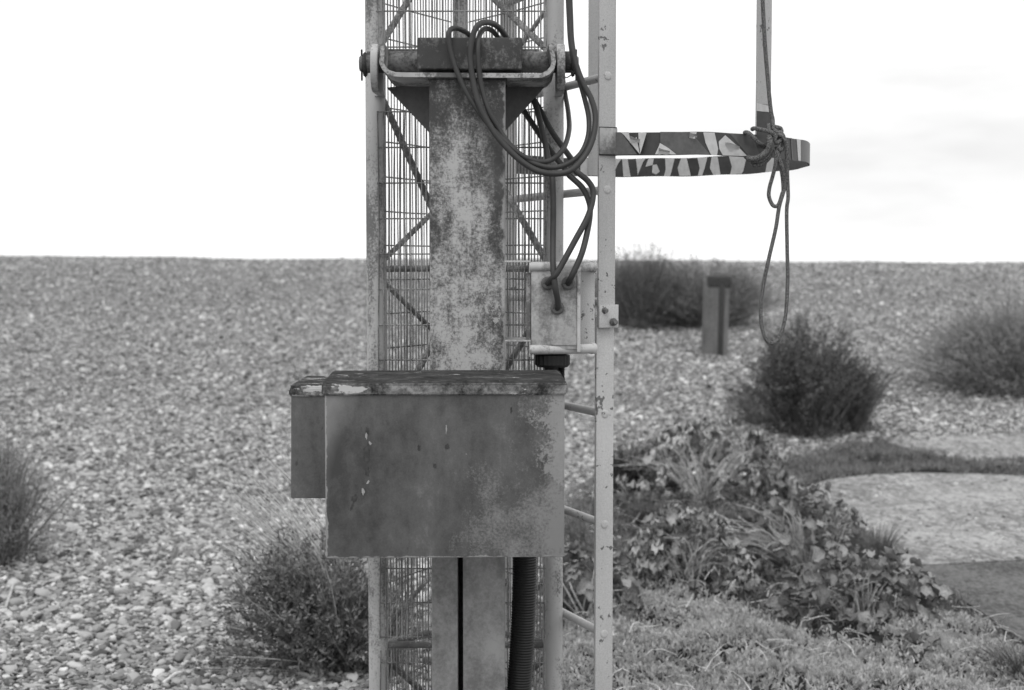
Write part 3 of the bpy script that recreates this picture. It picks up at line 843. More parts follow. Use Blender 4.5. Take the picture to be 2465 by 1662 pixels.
def cyl_hit(px, far, rad):
    r = ray(*px); o = Vector((0, 0)); dx, dy = r.x, r.y
    A = dx * dx + dy * dy; B = -2 * (dx * HC.x + dy * HC.y); C_ = HC.x ** 2 + HC.y ** 2 - rad * rad
    disc = max(0, B * B - 4 * A * C_)
    k = (-B + (1 if far else -1) * math.sqrt(disc)) / (2 * A)
    return Vector((dx * k, dy * k, EYE + r.z * k))
def tape(pts, mat, far, lift=.0036):
    bm = bmesh.new()
    bm.faces.new([bm.verts.new((x, y, 0)) for x, y in pts])
    x0, x1 = min(p[0] for p in pts), max(p[0] for p in pts); k = x0 + 30
    while k < x1:
        bmesh.ops.bisect_plane(bm, geom=list(bm.verts) + list(bm.edges) + list(bm.faces), plane_co=(k, 0, 0), plane_no=(1, 0, 0)); k += 30
    for v in bm.verts:
        q = cyl_hit(z2(v.co.x, v.co.y), far, HR + (-lift if far else lift))
        q.z = min(max(q.z, hz - HH + .0005), hz + HH - .0005); v.co = q
    r = bmesh.ops.extrude_face_region(bm, geom=list(bm.faces))
    nv = [v for v in r['geom'] if isinstance(v, bmesh.types.BMVert)]
    for v in nv:
        dv = Vector((v.co.x - HC.x, v.co.y - HC.y, 0)).normalized(); v.co += dv * (.0008 if far else -.0008)
    link('tape_patch', bm, mat, hoop)
Lt, Md = M['tape_light'], M['tape_mid']
for pts in ([(468, 1100), (535, 1100), (552, 1200), (600, 1150), (628, 1295), (600, 1260)], [(615, 1110), (685, 1115), (632, 1290), (618, 1180)], [(797, 1200), (870, 1245), (945, 1305), (755, 1315)],
            [(1050, 1110), (1105, 1110), (1090, 1165), (1055, 1160)], [(1160, 1105), (1255, 1105), (1285, 1250), (1275, 1310), (1230, 1310), (1180, 1200)],
            [(1345, 1135), (1440, 1220), (1530, 1310), (1330, 1315), (1295, 1250), (1290, 1190)]):
    tape(pts, Lt, False)
tape([(1945, 1120), (1978, 1120), (1978, 1360), (1958, 1360)], Lt, False); tape([(1895, 1120), (1903, 1120), (1915, 1360), (1905, 1360)], Md, False); tape([(1850, 1120), (1862, 1120), (1868, 1360), (1852, 1360)], Md, False)
for pts in ([(425, 1105), (466, 1105), (615, 1310), (425, 1310)], [(800, 1105), (1050, 1105), (1235, 1315), (955, 1315), (800, 1195)], [(1370, 1105), (1560, 1105), (1640, 1315), (1545, 1315)]):
    tape(pts, Md, False, .003)
for pts in ([(130, 1290), (245, 1290), (245, 1395), (195, 1490), (130, 1490)], [(415, 1310), (475, 1310), (415, 1440)], [(480, 1310), (525, 1310), (550, 1500), (490, 1500)], [(595, 1310), (675, 1310), (610, 1470), (605, 1410)],
            [(840, 1310), (920, 1310), (880, 1500), (830, 1500), (845, 1420)], [(975, 1310), (1020, 1310), (1055, 1500), (960, 1500), (945, 1410)], [(1110, 1310), (1195, 1310), (1150, 1500), (1115, 1500), (1130, 1410)],
            [(1230, 1310), (1280, 1310), (1310, 1500), (1245, 1500), (1215, 1410)], [(1375, 1310), (1525, 1310), (1480, 1500), (1385, 1500), (1400, 1400)], [(1700, 1340), (1755, 1320), (1745, 1480), (1680, 1480)],
            [(735, 1385), (770, 1380), (795, 1440), (765, 1465), (730, 1450)], [(700, 1330), (745, 1330), (735, 1385), (675, 1400)]):
    tape(pts, Lt, True)
# torn corners of tape curling off the hoop
def curl(px, sz, seed):
    rr = random.Random(seed); c = cyl_hit(z2(*px), False, HR + .004); bm = bmesh.new(); rows = []
    for i in range(4):
        row = []
        for j in range(3):
            row.append(bm.verts.new(c + Vector(((i - 1.5) * sz * .45, -.004 - .010 * (j / 2) ** 2 + .001 * i, (j - .3) * sz * .4 * (1 - .2 * i) + rr.uniform(-.002, .002)))))
        rows.append(row)
    for r0, r1 in zip(rows, rows[1:]):
        for j in range(2): bm.faces.new((r0[j], r0[j + 1], r1[j + 1], r1[j]))
    r = bmesh.ops.extrude_face_region(bm, geom=list(bm.faces)); bmesh.ops.translate(bm, verts=[v for v in r['geom'] if isinstance(v, bmesh.types.BMVert)], vec=(0, .0004, 0))
    link('tape_curl', bm, Lt, hoop)
curl((585, 1190), .018, 1); curl((1400, 1255), .026, 2); curl((830, 1290), .02, 3); curl((1075, 1150), .014, 4)
# upright cage straps
def strap(px, far, hw, label=None):
    c = cyl_hit(px, far, HR - .0055); a = math.atan2(c.y - HC.y, c.x - HC.x)
    t = Vector((-math.sin(a), math.cos(a), 0)); nrm = Vector((math.cos(a), math.sin(a), 0))
    m_ = Matrix(((t.x, nrm.x, 0, c.x), (t.y, nrm.y, 0, c.y), (0, 0, 1, 0), (0, 0, 0, 1)))
    return link('cage_strap', box(-hw, hw, -.0025, .0025, hz - HH * .9, 4.2, .0008, 2, None, m_), M['stile'], lad), m_
st, stm = strap((1838, 200), False, .0255)
zt = W(z2(0, 875), 3.54).z
def on_strap(x0, x1, z0, z1_, o, mat, skew=0):
    b_ = bmesh.new()
    P_ = [(x0, z0), (x1, z0), (x1, z1_), (x0, z1_ + skew)]
    f = b_.faces.new([b_.verts.new((x, o, z)) for x, z in P_])
    r = bmesh.ops.extrude_face_region(b_, geom=[f]); bmesh.ops.translate(b_, verts=[v for v in r['geom'] if isinstance(v, bmesh.types.BMVert)], vec=(0, -.0006, 0))
    bmesh.ops.transform(b_, matrix=stm, verts=b_.verts)
    return b_
link('tape_patch', on_strap(-.027, .027, hz + HH, zt, .0042, M['tape_dark']), M['tape_dark'], st)
link('tape_patch', on_strap(-.029, .0275, zt - .018, zt - .003, .0050, M['tape_light'], .004), M['tape_light'], st)
strap((1436, 150), True, .0255)
# clamp plate holding the hoop to the near stile
ca, cb = W(z2(0, 1078), SY), W(z2(0, 1300), SY)
link('hoop_clamp', frame_box(S0, .0242, -.0145, -.0088, cb.z, ca.z, .002), M['panel'], lad)
for zz in (ca.z - .001, cb.z + .001):
    link('weld_bead', frame_box(S0, .0236, -.013, -.0086, zz - .0036, zz + .0036, .001), M['dark_steel'], lad)

# ------------------------------------------------------------------ cables
def cable(name, pts, r, label, cat='cable', mat='rubber', n=10):
    P_ = spline(pts, n)
    return props(link(name, tube(P_, r, 12), M[mat], smooth_deg=60), label, cat, 'cables looping over the post head')
Z = lambda p, D: W(z1(*p), D)
cable('power_cable', [Z((1060, 420), 3.56), Z((1010, 300), 3.50), Z((950, 255), 3.44), Z((880, 237), 3.39), Z((838, 275), 3.37), Z((842, 370), 3.366), Z((872, 500), 3.365), Z((922, 640), 3.362), Z((1000, 800), 3.36), Z((1120, 980), 3.36), Z((1250, 1130), 3.355), Z((1390, 1260), 3.35),
      Z((1500, 1330), 3.35), Z((1610, 1360), 3.36), Z((1710, 1335), 3.38), Z((1800, 1245), 3.42), Z((1845, 1100), 3.50), Z((1840, 950), 3.60), Z((1812, 780), 3.70), Z((1790, 600), 3.78), Z((1780, 300), 3.80), Z((1780, -200), 3.80)], .0062,
      'left-most thin cable looping over the rusted head block')
cable('power_cable', [Z((1380, 430), 3.58), Z((1310, 300), 3.52), Z((1235, 215), 3.46), Z((1150, 188), 3.40), Z((1075, 222), 3.37), Z((1032, 330), 3.364), Z((1018, 480), 3.362), Z((1036, 650), 3.358), Z((1082, 850), 3.352), Z((1150, 1000), 3.35), Z((1250, 1155), 3.345), Z((1400, 1315), 3.34),
      Z((1550, 1420), 3.335), Z((1700, 1458), 3.335), Z((1850, 1435), 3.34), Z((1965, 1325), 3.36), Z((2040, 1180), 3.38), Z((2068, 1000), 3.40), Z((2040, 850), 3.41), Z((1960, 690), 3.42), Z((1902, 530), 3.43), Z((1868, 350), 3.44), Z((1858, 150), 3.45), Z((1850, -100), 3.46), Z((1845, -600), 3.5)], .0070,
      'thickest cable with the largest loop hanging furthest right of the post')
cable('power_cable', [Z((1340, 420), 3.60), Z((1255, 320), 3.54), Z((1200, 258), 3.48), Z((1140, 243), 3.43), Z((1098, 290), 3.39), Z((1082, 400), 3.366), Z((1092, 600), 3.362), Z((1122, 770), 3.36), Z((1182, 950), 3.356), Z((1262, 1090), 3.36), Z((1360, 1225), 3.355),
      Z((1500, 1345), 3.352), Z((1650, 1402), 3.352), Z((1800, 1390), 3.36), Z((1935, 1300), 3.38), Z((2002, 1160), 3.40), Z((2012, 1000), 3.42), Z((1982, 850), 3.43), Z((1938, 690), 3.435), Z((1888, 530), 3.445), Z((1858, 350), 3.46), Z((1846, 150), 3.465), Z((1836, -100), 3.475), Z((1830, -600), 3.51)], .0062,
      'inner cable looping beside the thickest one over the post head')
Z3 = lambda p, D: W(z3(*p), D)
def gland_in(i): c = GL[i]; return [c + Vector((.004, -.03, .018)), c + Vector((0, -.010, .002)), c + Vector((0, .004, 0))]
def gcable(pts, i, label):
    P_ = spline(pts + [GL[i] + Vector((0, -.011, .001)), GL[i] + Vector((0, .003, -.001))], 10)
    props(link('gland_cable', tube(P_, .0072, 12), M['rubber'], smooth_deg=60), label, 'cable', 'cables entering the junction box')
gcable([Z((1500, 760), 3.60), Z((1560, 870), 3.56), Z((1610, 1050), 3.53), Z((1655, 1250), 3.50), Z((1680, 1420), 3.47), Z3((1472, 90), 3.45), Z3((1480, 300), 3.43), Z3((1478, 550), 3.41), Z3((1478, 740), 3.375), Z3((1492, 900), 3.365), Z3((1512, 1010), 3.378)], 2, 'straight cable entering the lowest hole of the junction box')
gcable([Z((1540, 820), 3.62), Z((1590, 900), 3.60), Z((1700, 1100), 3.56), Z((1800, 1245), 3.52), Z((1900, 1385), 3.48), Z3((1650, 35), 3.45), Z3((1742, 115), 3.43), Z3((1782, 205), 3.42), Z3((1745, 370), 3.40), Z3((1640, 570), 3.375), Z3((1515, 795), 3.36), Z3((1465, 855), 3.37)], 0, 'crossing cable entering the upper left hole of the junction box')
gcable([Z((1420, 860), 3.64), Z((1480, 950), 3.62), Z((1600, 1130), 3.58), Z((1740, 1330), 3.53), Z((1870, 1480), 3.49), Z3((1600, 70), 3.46), Z3((1700, 165), 3.445), Z3((1748, 265), 3.435), Z3((1758, 350), 3.425), Z3((1738, 490), 3.40), Z3((1695, 660), 3.37), Z3((1625, 820), 3.365)], 1, 'cable entering the upper right hole of the junction box')
zc_ = W(z1(1840, 620), 3.45)
props(link('wire_tie', tube(spline([Z((1800, 640), 3.50), Z((1828, 652), 3.46), Z((1880, 618), 3.44), Z((1905, 606), 3.43), Z((1925, 615), 3.425), Z((1925, 640), 3.428), Z((1900, 625), 3.435), Z((1870, 600), 3.45), Z((1825, 598), 3.48), Z((1800, 610), 3.50)], 6), .0013, 6), M['dark_steel']), 'thin twisted wire tying the cables near the right hinge pin', 'wire')

# ------------------------------------------------------------------ rope
rope = thing('rope', W((1850, 345), 3.53), 'dark braided rope knotted round the cage hoop with a long hanging loop', 'rope')
RP = lambda p, D: W(z9(*p), D)
def strand(pts, r=.0042, name='rope_strand', n=10):
    link(name, tube(spline(pts, n), r * 1.2, 10), M['rope'], rope, smooth_deg=60)
nr = 3.50
strand([W(d(1726, -260), 3.50), W(d(1730, -60), 3.50), W(d(1737, 90), 3.50), W(d(1745, 190), 3.50), W(d(1751, 250), 3.50), RP((785, 60), nr), RP((790, 160), nr - .005), RP((800, 260), nr - .008)], .0042)
strand([RP((620, 560), nr), RP((520, 500), nr - .014), RP((420, 400), nr - .018), RP((330, 320), nr - .016), RP((265, 310), nr - .002), RP((300, 350), nr + .05), RP((560, 600), nr + .06), RP((700, 520), nr + .02)], .0045)
strand([RP((400, 245), nr), RP((450, 232), nr - .014), RP((600, 262), nr - .018), RP((740, 300), nr - .018), RP((830, 370), nr - .02), RP((835, 450), nr - .018), RP((870, 500), nr - .016), RP((940, 450), nr - .012), RP((900, 420), nr - .004)], .0045)
strand([RP((720, 380), nr - .014), RP((730, 520), nr - .024), RP((690, 640), nr - .022), RP((580, 750), nr - .018), RP((460, 800), nr - .012), RP((350, 800), nr - .004), RP((290, 760), nr + .03)], .0062)
strand([RP((700, 430), nr - .006), RP((745, 600), nr - .016), RP((700, 740), nr - .014), RP((580, 830), nr - .010), RP((430, 840), nr - .002), RP((330, 810), nr + .03)], .0050)
strand([RP((760, 640), nr - .006), RP((720, 780), nr - .008), RP((600, 890), nr - .004), RP((450, 925), nr + .006), RP((390, 880), nr + .04)], .0046)
strand([RP((710, 150), nr - .008), RP((705, 240), nr - .014), RP((760, 330), nr - .016), RP((840, 380), nr - .012), RP((900, 350), nr - .016), RP((980, 390), nr - .018), RP((1040, 520), nr - .018), RP((1060, 680), nr - .016), RP((1062, 850), nr - .012), RP((1062, 1100), nr - .006),
        RP((1072, 1350), nr), RP((1075, 1560), nr), W(d(1787, 480), nr), W(d(1788, 560), nr), W(d(1789, 640), nr), W(d(1784, 720), nr), W(d(1770, 768), nr), W(d(1753, 780), nr), W(d(1737, 765), nr), W(d(1728, 720), nr), W(d(1732, 660), nr), W(d(1746, 590), nr), W(d(1762, 520), nr), W(d(1770, 470), nr),
        RP((1010, 1350), nr), RP((1010, 1180), nr - .004), RP((990, 1050), nr - .008), RP((930, 860), nr - .012), RP((880, 700), nr - .012), RP((860, 560), nr - .008)], .0040)
strand([RP((840, 640), nr - .012), RP((850, 800), nr - .012), RP((830, 950), nr - .010), RP((780, 1150), nr - .004), RP((725, 1350), nr), RP((715, 1520), nr), W(d(1756, 467), nr), W(d(1768, 466), nr), W(d(1777, 440), nr), RP((985, 1400), nr + .004), RP((975, 1200), nr + .002), RP((950, 1020), nr - .004), RP((910, 820), nr - .008), RP((900, 640), nr - .006)], .0040)
strand([RP((800, 200), nr + .004), RP((880, 220), nr - .006), RP((930, 240), nr + .004), RP((940, 300), nr), RP((860, 300), nr - .012), RP((800, 260), nr - .010)], .0050)
strand([RP((830, 310), nr - .012), RP((920, 320), nr - .012), RP((985, 400), nr - .006), RP((990, 560), nr - .004), RP((930, 640), nr - .012), RP((880, 560), nr - .012), RP((820, 560), nr - .01)], .0050)

# ------------------------------------------------------------------ weathered steel pile in the shingle
pg = ground(d(1626, 803))
pile = thing('pile_post', pg, 'short weathered grey post with dark cap and painted-on groove shade standing before the far shrubs', 'post')
ph = W(d(1626, 628), pg.y).z - pg.z
s_ = pg.y / FPX
ptw = 68 * s_
link('trunk', box(-ptw * .5, ptw * .40, -.12, .12, -.1, ph - .02, .055, 5), M['timber'], pile, local=True)
link('groove_shade_strip', box(ptw * .02, ptw * .22, -.128, -.118, -.1, ph - .10, .003), M['dark_steel'], pile, local=True)  # dark bar in place of a groove, its shade put into the colour
link('cap', box(-ptw * .42, ptw * .44, -.127, .126, ph - .13, ph + .004, .03, 4), M['dark_steel'], pile, local=True)
pile.rotation_euler = (0, .02, -.06)

# ------------------------------------------------------------------ vegetation
def tubes3(paths, radii):
    """paths (n,m,3), radii (n,m) -> three-sided tapered tubes"""
    n, m_, _ = paths.shape
    t = np.gradient(paths, axis=1); t /= np.linalg.norm(t, axis=2, keepdims=True) + 1e-9
    ref = np.zeros_like(t); ref[..., 0] = 1; ref[np.abs(t[..., 0]) > .8] = (0, 1, 0)
    a = np.cross(t, ref); a /= np.linalg.norm(a, axis=2, keepdims=True) + 1e-9; b = np.cross(t, a)
    ring = np.stack([paths + radii[..., None] * (a * math.cos(q) + b * math.sin(q)) for q in (0, 2.094, 4.189)], 2)
    V_ = ring.reshape(-1, 3)
    base = (np.arange(n)[:, None, None] * m_ + np.arange(m_ - 1)[None, :, None]) * 3
    k = np.arange(3)[None, None, :]; k2 = (k + 1) % 3
    F_ = np.stack(np.broadcast_arrays(base + k, base + k2, base + 3 + k2, base + 3 + k), -1).reshape(-1, 4)
    return V_, F_
def bez(p0, p1, p2, m_):
    t = np.linspace(0, 1, m_)[None, :, None]
    return (1 - t) ** 2 * p0[:, None] + 2 * t * (1 - t) * p1[:, None] + t * t * p2[:, None]
def leaf_quads(pos, dirv, length, width, fold=.25):
    """diamond leaves with a bent middle: two quads each (six points)"""
    n = len(pos)
    dirv = dirv / (np.linalg.norm(dirv, axis=1, keepdims=True) + 1e-9)
    r = rng.normal(size=(n, 3)); sd_ = np.cross(dirv, r); sd_ /= np.linalg.norm(sd_, axis=1, keepdims=True) + 1e-9
    nn = np.cross(dirv, sd_)
    L_ = length[:, None]; w_ = width[:, None]
    a = pos; m1 = pos + dirv * L_ * .5 + nn * L_ * fold * .4; tip = pos + dirv * L_
    V_ = np.stack([a, m1 - sd_ * w_ * .5, tip, m1 + sd_ * w_ * .5], 1).reshape(-1, 3)
    F_ = np.arange(n * 4).reshape(n, 4)
    return V_, F_
def shrub(name, base, R, H, nst, nleaf, ll, lw, label, mat, twig='twig', dome=.55, clumps=9, jitter=.06, pale=0, lean=(0, 0), fuzz=.45, group='shrubs on the shingle', tlo=.06, rise=.6, ry=None):
    t = thing(name, base, label, 'shrub', group)
    b = np.array(base)
    ca_ = rng.uniform(0, 6.283, clumps); cr = R * np.sqrt(rng.uniform(.02, 1, clumps)); ch = rng.uniform(.72, 1.08, clumps)
    k = rng.integers(0, clumps, nst)
    tip = np.stack([cr[k] * np.cos(ca_[k]), cr[k] * np.sin(ca_[k])], 1) + rng.normal(0, R * .30, (nst, 2))
    if ry: tip[:, 1] *= ry / R
    rn = np.linalg.norm(tip, axis=1) / R
    h = H * ch[k] * np.clip(1 - dome * rn ** 2, .12, 1.1) * rng.uniform(.58, 1.12, nst)
    p0 = np.concatenate([tip * .26 + rng.normal(0, R * .13, (nst, 2)), np.full((nst, 1), -.01)], 1)
    p2 = np.concatenate([tip + np.array(lean) * h[:, None], h[:, None]], 1)
    p1 = np.concatenate([tip * .62, (h * rise)[:, None]], 1) + rng.normal(0, jitter * R, (nst, 3))
    paths = bez(p0, p1, p2, 5) + b
    rad = np.linspace(1, .25, 5)[None, :] * rng.uniform(.0022, .0045, nst)[:, None] * (H / .7)
    V_, F_ = tubes3(paths, rad)
    raw('twigs', V_, F_, M[twig], t)
    tt = rng.uniform(tlo, 1, (nst, nleaf)) ** .8
    q0, q1, q2 = p0[:, None], p1[:, None], p2[:, None]; T = tt[..., None]
    pos = ((1 - T) ** 2 * q0 + 2 * T * (1 - T) * q1 + T * T * q2 + b + rng.normal(0, .012 * H, (nst, nleaf, 3))).reshape(-1, 3)
    tan = (2 * (1 - T) * (q1 - q0) + 2 * T * (q2 - q1)).reshape(-1, 3)
    tan = tan / (np.linalg.norm(tan, axis=1, keepdims=True) + 1e-9) + rng.normal(0, fuzz, (nst * nleaf, 3))
    ns = nst * 2
    sa, sq = rng.uniform(0, 6.283, ns), np.sqrt(rng.random(ns)); sx = .75 * R * sq * np.cos(sa); sy = .75 * (ry or R) * sq * np.sin(sa)
    skirt = np.stack([sx, sy, H * .22 * rng.random(ns) * (1 - .5 * sq)], 1) + b
    pos = np.concatenate([pos, skirt]); tan = np.concatenate([tan, np.stack([sx / R, sy / R, np.full(ns, .8)], 1) + rng.normal(0, .5, (ns, 3))])
    n = len(pos); L_ = ll * rng.uniform(.6, 1.3, n); Wd = lw * rng.uniform(.7, 1.3, n)
    V_, F_ = leaf_quads(pos, tan, L_, Wd)
    raw('foliage', V_, F_, M[mat], t)
    if pale:
        i = rng.integers(0, nst, pale); p0b, p1b, p2b = p0[i], p1[i] * 1.05, p2[i] * np.array([1.12, 1.12, 1.18])
        V_, F_ = tubes3(bez(p0b, p1b, p2b, 6) + b, np.linspace(1, .35, 6)[None, :] * rng.uniform(.0026, .0048, pale)[:, None])
        raw('dry_stalks', V_, F_, M['stem'], t)
    return t
G = lambda x, y: ground(d(x, y))
# far pair behind the pile, on the slope
shrub('shrub', G(1460, 742), .58, .94, 1000, 36, .05, .007, 'tall grey shrub touching the skyline just right of the ladder', 'fine_leaf', dome=.22, clumps=12)
shrub('shrub', G(1600, 735), .74, .82, 1300, 36, .05, .007, 'broad grey shrub directly behind the short pile post', 'fine_leaf', dome=.25, clumps=16)
shrub('shrub', G(1835, 985), .44, .92, 560, 56, .036, .011, 'dark bushy shrub beneath the hanging rope loop', 'dark_leaf', dome=.20, clumps=9, jitter=.14, fuzz=.8, rise=.75)
shrub('shrub', G(1935, 980), .30, .62, 260, 28, .032, .006, 'thin feathery shrub leaning right beside the dark bushy one', 'fine_leaf', dome=.15, clumps=8, lean=(.14, 0))
shrub('shrub', G(1740, 965), .28, .46, 170, 28, .03, .006, 'low wispy shrub at the left foot of the dark bushy one', 'fine_leaf', dome=.4, clumps=5, lean=(-.2, 0))
shrub('shrub', G(2345, 890), .92, .95, 1700, 42, .045, .007, 'wide upright grey shrub cut by the right edge', 'fine_leaf', dome=.28, clumps=22)
shrub('shrub', G(-15, 1275), .40, .72, 340, 40, .034, .005, 'wispy shrub cut by the left edge', 'fine_leaf', dome=.25, clumps=10, pale=40)
shrub('shrub', G(755, 1505), .32, .56, 400, 44, .026, .0095, 'leafy shrub with pale dry stalks below the equipment boxes', 'dark_leaf', dome=.38, clumps=14, pale=45, lean=(-.16, 0), fuzz=.75)
shrub('dry_shrub', G(790, 1470), .30, .74, 120, 8, .022, .006, 'tangle of pale dry stalks rising behind the narrow box', 'fine_leaf', twig='stem', dome=.35, clumps=8, lean=(-.5, 0), pale=130)
shrub('dry_shrub', G(1330, 1260), .16, .52, 60, 14, .03, .006, 'thin dry stalks between the large box and the ladder', 'fine_leaf', twig='stem', dome=.3, clumps=5)

# broad-leaved plants: every leaf its own piece
def leaf_variant(i, ruf=.15):
    r = random.Random(200 + i); nu, nv = 5, 4; Vv, Ff = [], []
    for a in range(nu + 1):
        u = a / nu; half = .5 * (math.sin(math.pi * min(1, u ** .75 * .97 + .03)) ** .7) * .85
        for b_ in range(nv + 1):
            v = b_ / nv * 2 - 1
            Vv.append((v * half * (1 + r.uniform(-.09, .09)), u, -.30 * u * u + .16 * abs(v) ** 1.5 + ruf * abs(v) ** 1.3 * math.sin(u * 12 + i + v * 2) + r.uniform(-.015, .015)))
    for a in range(nu):
        for b_ in range(nv):
            k = a * (nv + 1) + b_; Ff.append((k, k + 1, k + nv + 2, k + nv + 1))
    me = bpy.data.meshes.new('leaf'); me.from_pydata(Vv, [], Ff); me.update()
    for p in me.polygons: p.use_smooth = True
    return me
LEAVES = {}
for key in ('kale', 'kale_dark'):
    LEAVES[key] = []
    for i in range(6):
        me = leaf_variant(i + (10 if key == 'kale_dark' else 0), .12 if key == 'kale_dark' else .34); me.materials.append(M[key]); LEAVES[key].append(me)
def kale(base, Rx, Ry, H, nleaf, size, label, mat='kale', stems=26, stem_r=.0045, seed=0, hollow=0, centre=(0, 0), stem_lean=(0, 0)):
    r = random.Random(seed)
    t = thing('sea_kale_plant', base, label, 'plant', 'broad-leaved plants')
    for k in range(nleaf):
        a = r.uniform(0, 2 * math.pi); q = math.sqrt(r.uniform(.05, 1))
        x, y = Rx * q * math.cos(a), Ry * q * math.sin(a)
        if hollow and y < 0 and abs(x - centre[0]) < hollow * Rx and r.random() < .8: y = abs(y)
        z = H * (1 - .9 * q ** 2.4) * (r.uniform(.7, 1.08) if r.random() < .7 else r.uniform(.15, .7)) + .01
        s = size * r.uniform(.65, 1.3)
        o = bpy.data.objects.new('leaf', r.choice(LEAVES[mat])); COL.objects.link(o); o.parent = t
        o.location = (x, y, z)
        o.rotation_euler = (r.uniform(-.95, .8) - .2 * q, r.uniform(-.8, .8), a - math.pi / 2 + r.uniform(-1.3, 1.3))
        o.scale = (s * r.uniform(.75, 1.15), s, s * r.uniform(.8, 1.6))
    for k in range(stems):
        a = r.uniform(0, 2 * math.pi); q = r.uniform(.45, 1)
        e = Vector((Rx * q * math.cos(a) + stem_lean[0] * q, Ry * q * math.sin(a) + stem_lean[1] * q, H * (1 - .6 * q * q) * r.uniform(.75, 1.15)))
        b0 = Vector((centre[0] + r.uniform(-.04, .04), centre[1] + r.uniform(-.03, .03), -.01))
        mdl = (b0 + e) / 2 + Vector((r.uniform(-.03, .03), r.uniform(-.03, .03), H * .22))
        mdl += Vector((r.uniform(-.05, .05), r.uniform(-.05, .05), r.uniform(-.05, .02))); P_ = [b0, mdl, e]; sr = stem_r * r.uniform(.7, 1.2)
        link('stem', tube(spline(P_, 4), lambda i: sr * (1 - .07 * i), 5), M['kale_stem'], t, local=True, smooth_deg=60)
    return t
kale(G(1610, 1135), .56, .34, .52, 298, .070, 'broad-leaved plant with a dark hollow under pale bent stems, farthest behind the ladder', 'kale', 46, .0042, 1, .75, (-.05, -.1), (-.1, -.1))
kale(G(1560, 1335), .32, .22, .36, 290, .052, 'low mound of small crinkled leaves in the middle of the plants', 'kale', 22, .004, 2, .4)
kale(G(1790, 1305), .28, .22, .42, 150, .06, 'leafy plant with long pale stems fanning leftwards', 'kale_dark', 60, .0045, 3, .3, (.06, -.05), (-.22, -.1))
kale(G(1955, 1420), .36, .20, .34, 150, .072, 'nearest broad-leaved plant with smooth leaves drooping towards the asphalt', 'kale_dark', 18, .004, 4)
kale(G(1885, 1262), .20, .16, .36, 90, .052, 'tall leafy plant against the pale concrete path', 'kale_dark', 14, .004, 6)
kale(G(1330, 1400), .24, .20, .30, 130, .065, 'dark crinkled plant seen between the mast and the ladder', 'kale_dark', 10, .005, 5, .6)
kale(G(2090, 1500), .12, .09, .08, 18, .075, 'small low plant with a few broad leaves near the lower right corner', 'kale_dark', 4, .003, 7)

# grass tufts
def tuft(base, R, H, n, label, mat='grass', lean=(0, 0), wd=.004, cat='grass tuft'):
    b = np.array(base)
    a = rng.uniform(0, 6.283, n); q = np.sqrt(rng.random(n))
    tip = np.stack([R * q * np.cos(a), R * q * np.sin(a)], 1) + rng.normal(0, .1 * R, (n, 2)); h = H * rng.uniform(.5, 1.05, n)
    p0 = np.concatenate([tip * .3, np.full((n, 1), -.01)], 1); p2 = np.concatenate([tip + np.array(lean) * h[:, None], h[:, None]], 1)
    p1 = np.concatenate([tip * .4, (h * .65)[:, None]], 1)
    V_, F_ = tubes3(bez(p0, p1, p2, 5) + b, np.linspace(1, .15, 5)[None, :] * rng.uniform(.35, .6, n)[:, None] * wd)
    o = raw('grass_tuft', V_, F_, M[mat], None, loc=base)
    props(o, label, cat, 'grass tufts among the plants')
tuft(G(1420, 1130), .22, .42, 420, 'tall grass tuft directly right of the ladder stile', 'grass')
tuft(G(1995, 1290), .13, .24, 260, 'fine grass tuft between the leafy plants and the concrete path', 'grass', (.05, 0))
tuft(G(1480, 1190), .25, .14, 400, 'short tuft in front of the farthest broad-leaved plant', 'dry_grass')
tuft(G(2330, 1560), .22, .16, 420, 'dark tuft at the lower right corner by the asphalt', 'grass')
tuft(G(880, 1540), .12, .14, 200, 'small tuft at the foot of the mast beside the leafy shrub', 'dry_grass')

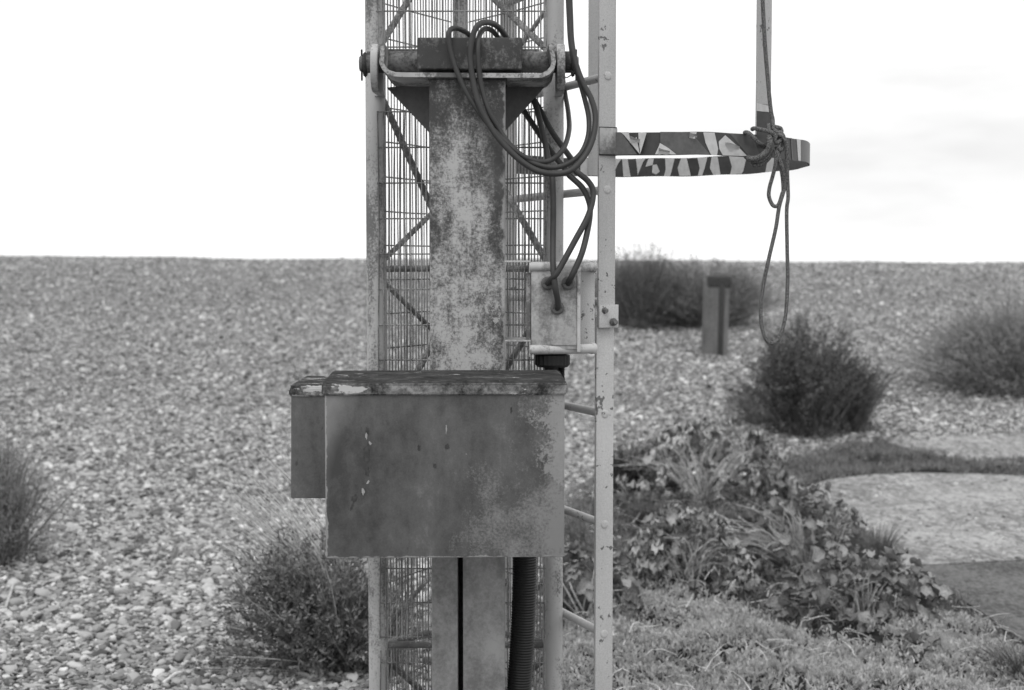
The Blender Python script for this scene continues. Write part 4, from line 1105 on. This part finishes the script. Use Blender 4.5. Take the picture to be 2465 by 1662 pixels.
# ground cover and verge grass: uncountable
HOLLOWS = [(G(*p).x, G(*p).y, r) for p, r in (((1530, 1115), .26), ((1600, 1110), .2), ((1560, 1345), .2), ((1690, 1345), .2), ((1790, 1290), .16), ((1330, 1390), .26), ((1880, 1450), .2), ((2020, 1440), .2))]
def cover(name, poly, dens, h, leaves, mat, label, cat, ll, lw, gap=None):
    x0, x1 = min(p[0] for p in poly), max(p[0] for p in poly); y0, y1 = min(p[1] for p in poly), max(p[1] for p in poly)
    n = int(dens * (x1 - x0) * (y1 - y0))
    x = rng.uniform(x0, x1, n); y = rng.uniform(y0, y1, n)
    k = inside(poly, x, y)
    if gap: k &= ~inside(gap, x, y)
    for (hx, hy, hr) in HOLLOWS: k &= ((x - hx) ** 2 + (2 * (y - hy)) ** 2) > hr * hr * rng.uniform(.5, 1.2, n)
    f = np.sin(x * 7.1 + 2 * np.sin(y * 5.3)) * np.sin(y * 8.7 + 1.5 * np.sin(x * 4.1)) + .5 * np.sin(x * 17 + y * 13)
    k &= rng.random(n) < np.clip(.62 + .38 * f, .08, 1)
    x, y, f = x[k], y[k], f[k]; n = len(x)
    x = x + rng.normal(0, .03, n); y = y + rng.normal(0, .06, n)
    hh = h * np.clip(.75 + .4 * f, .35, 1.3) * rng.uniform(.5, 1.1, n)
    hum = (h < .2) * np.clip(np.sin(x * 5.3 + 1.3 * np.sin(y * 3.9)) * np.sin(y * 6.1 + x * 2.2) + .35, 0, 1.4) * h
    pos = np.stack([x, y, terrain(x, y) + hum], 1)
    PP, DD = [], []
    for i in range(leaves):
        q = pos.copy(); q[:, 2] += hh * (i / leaves) * .9
        PP.append(q + rng.normal(0, .003, (n, 3))); dv = rng.normal(0, .75, (n, 3)); dv[:, 2] = np.abs(dv[:, 2]) + .45; DD.append(dv)
    PP = np.concatenate(PP); DD = np.concatenate(DD); m_ = len(PP)
    V_, F_ = leaf_quads(PP, DD, ll * rng.uniform(.6, 1.3, m_), lw * rng.uniform(.7, 1.3, m_))
    props(raw(name, V_, F_, M[mat]), label, cat, kind='stuff')
cover('ground_cover', P_COVER, 4200, .045, 7, 'cover', 'pale springy ground cover carpeting the lower right foreground', 'ground cover', .024, .0085)
cover('low_weeds', P_MID, 1300, .045, 5, 'dry_grass', 'short pale weeds growing between the broad-leaved plants', 'weeds', .04, .007, P_COVER)
cover('tangled_weeds', gpoly([(1400, 1085), (1480, 1045), (1600, 1035), (1720, 1040), (1800, 1060), (1810, 1085), (1700, 1078), (1600, 1070), (1480, 1085), (1410, 1110)]), 420, .22, 8, 'grass', 'fine tangled weeds growing behind the farthest broad-leaved plant', 'weeds', .05, .007)
cover('verge_grass', P_VERGE, 2200, .04, 5, 'grass', 'dark short grass strip between the concrete paths', 'grass', .05, .006)

def litter(poly, n, label):
    x0, x1 = min(p[0] for p in poly), max(p[0] for p in poly); y0, y1 = min(p[1] for p in poly), max(p[1] for p in poly)
    x = rng.uniform(x0, x1, n); y = rng.uniform(y0, y1, n); k = inside(poly, x, y); x, y = x[k], y[k]; n = len(x)
    a = rng.uniform(0, 6.283, n); L_ = rng.uniform(.05, .16, n); z = terrain(x, y) + rng.uniform(.01, .08, n); dz = rng.normal(0, .25, n) * L_
    p0 = np.stack([x, y, z], 1); p2 = p0 + np.stack([L_ * np.cos(a), L_ * np.sin(a), np.abs(dz)], 1); p1 = (p0 + p2) / 2 + rng.normal(0, .02, (n, 3)) + np.array([0, 0, .02])
    V_, F_ = tubes3(bez(p0, p1, p2, 4), np.linspace(1, .5, 4)[None, :] * rng.uniform(.0012, .0028, n)[:, None])
    props(raw('dead_stems', V_, F_, M['stem']), label, 'dead stems', kind='stuff')
litter(P_MID, 700, 'tangled dead stems lying among the low plants')
# dead sticks lying on the shingle
for i, (x0, y0, x1, y1, lab) in enumerate([(12, 1388, 35, 1330, 'pale dry stick lying upright on the pebbles at the left edge'), (370, 1560, 432, 1540, 'pale dry stick on the pebbles near the bottom edge')]):
    A_, B_ = G(x0, y0), G(x1, y1)
    B_ = A_.lerp(B_, .8)
    props(link('dry_stick', tube([A_ + Vector((0, 0, .012)), (A_ + B_) / 2 + Vector((.006, 0, .035)), B_ + Vector((0, 0, .03))], .006, 7), M['stem']), lab, 'stick')
print('objects', len(scn.objects))
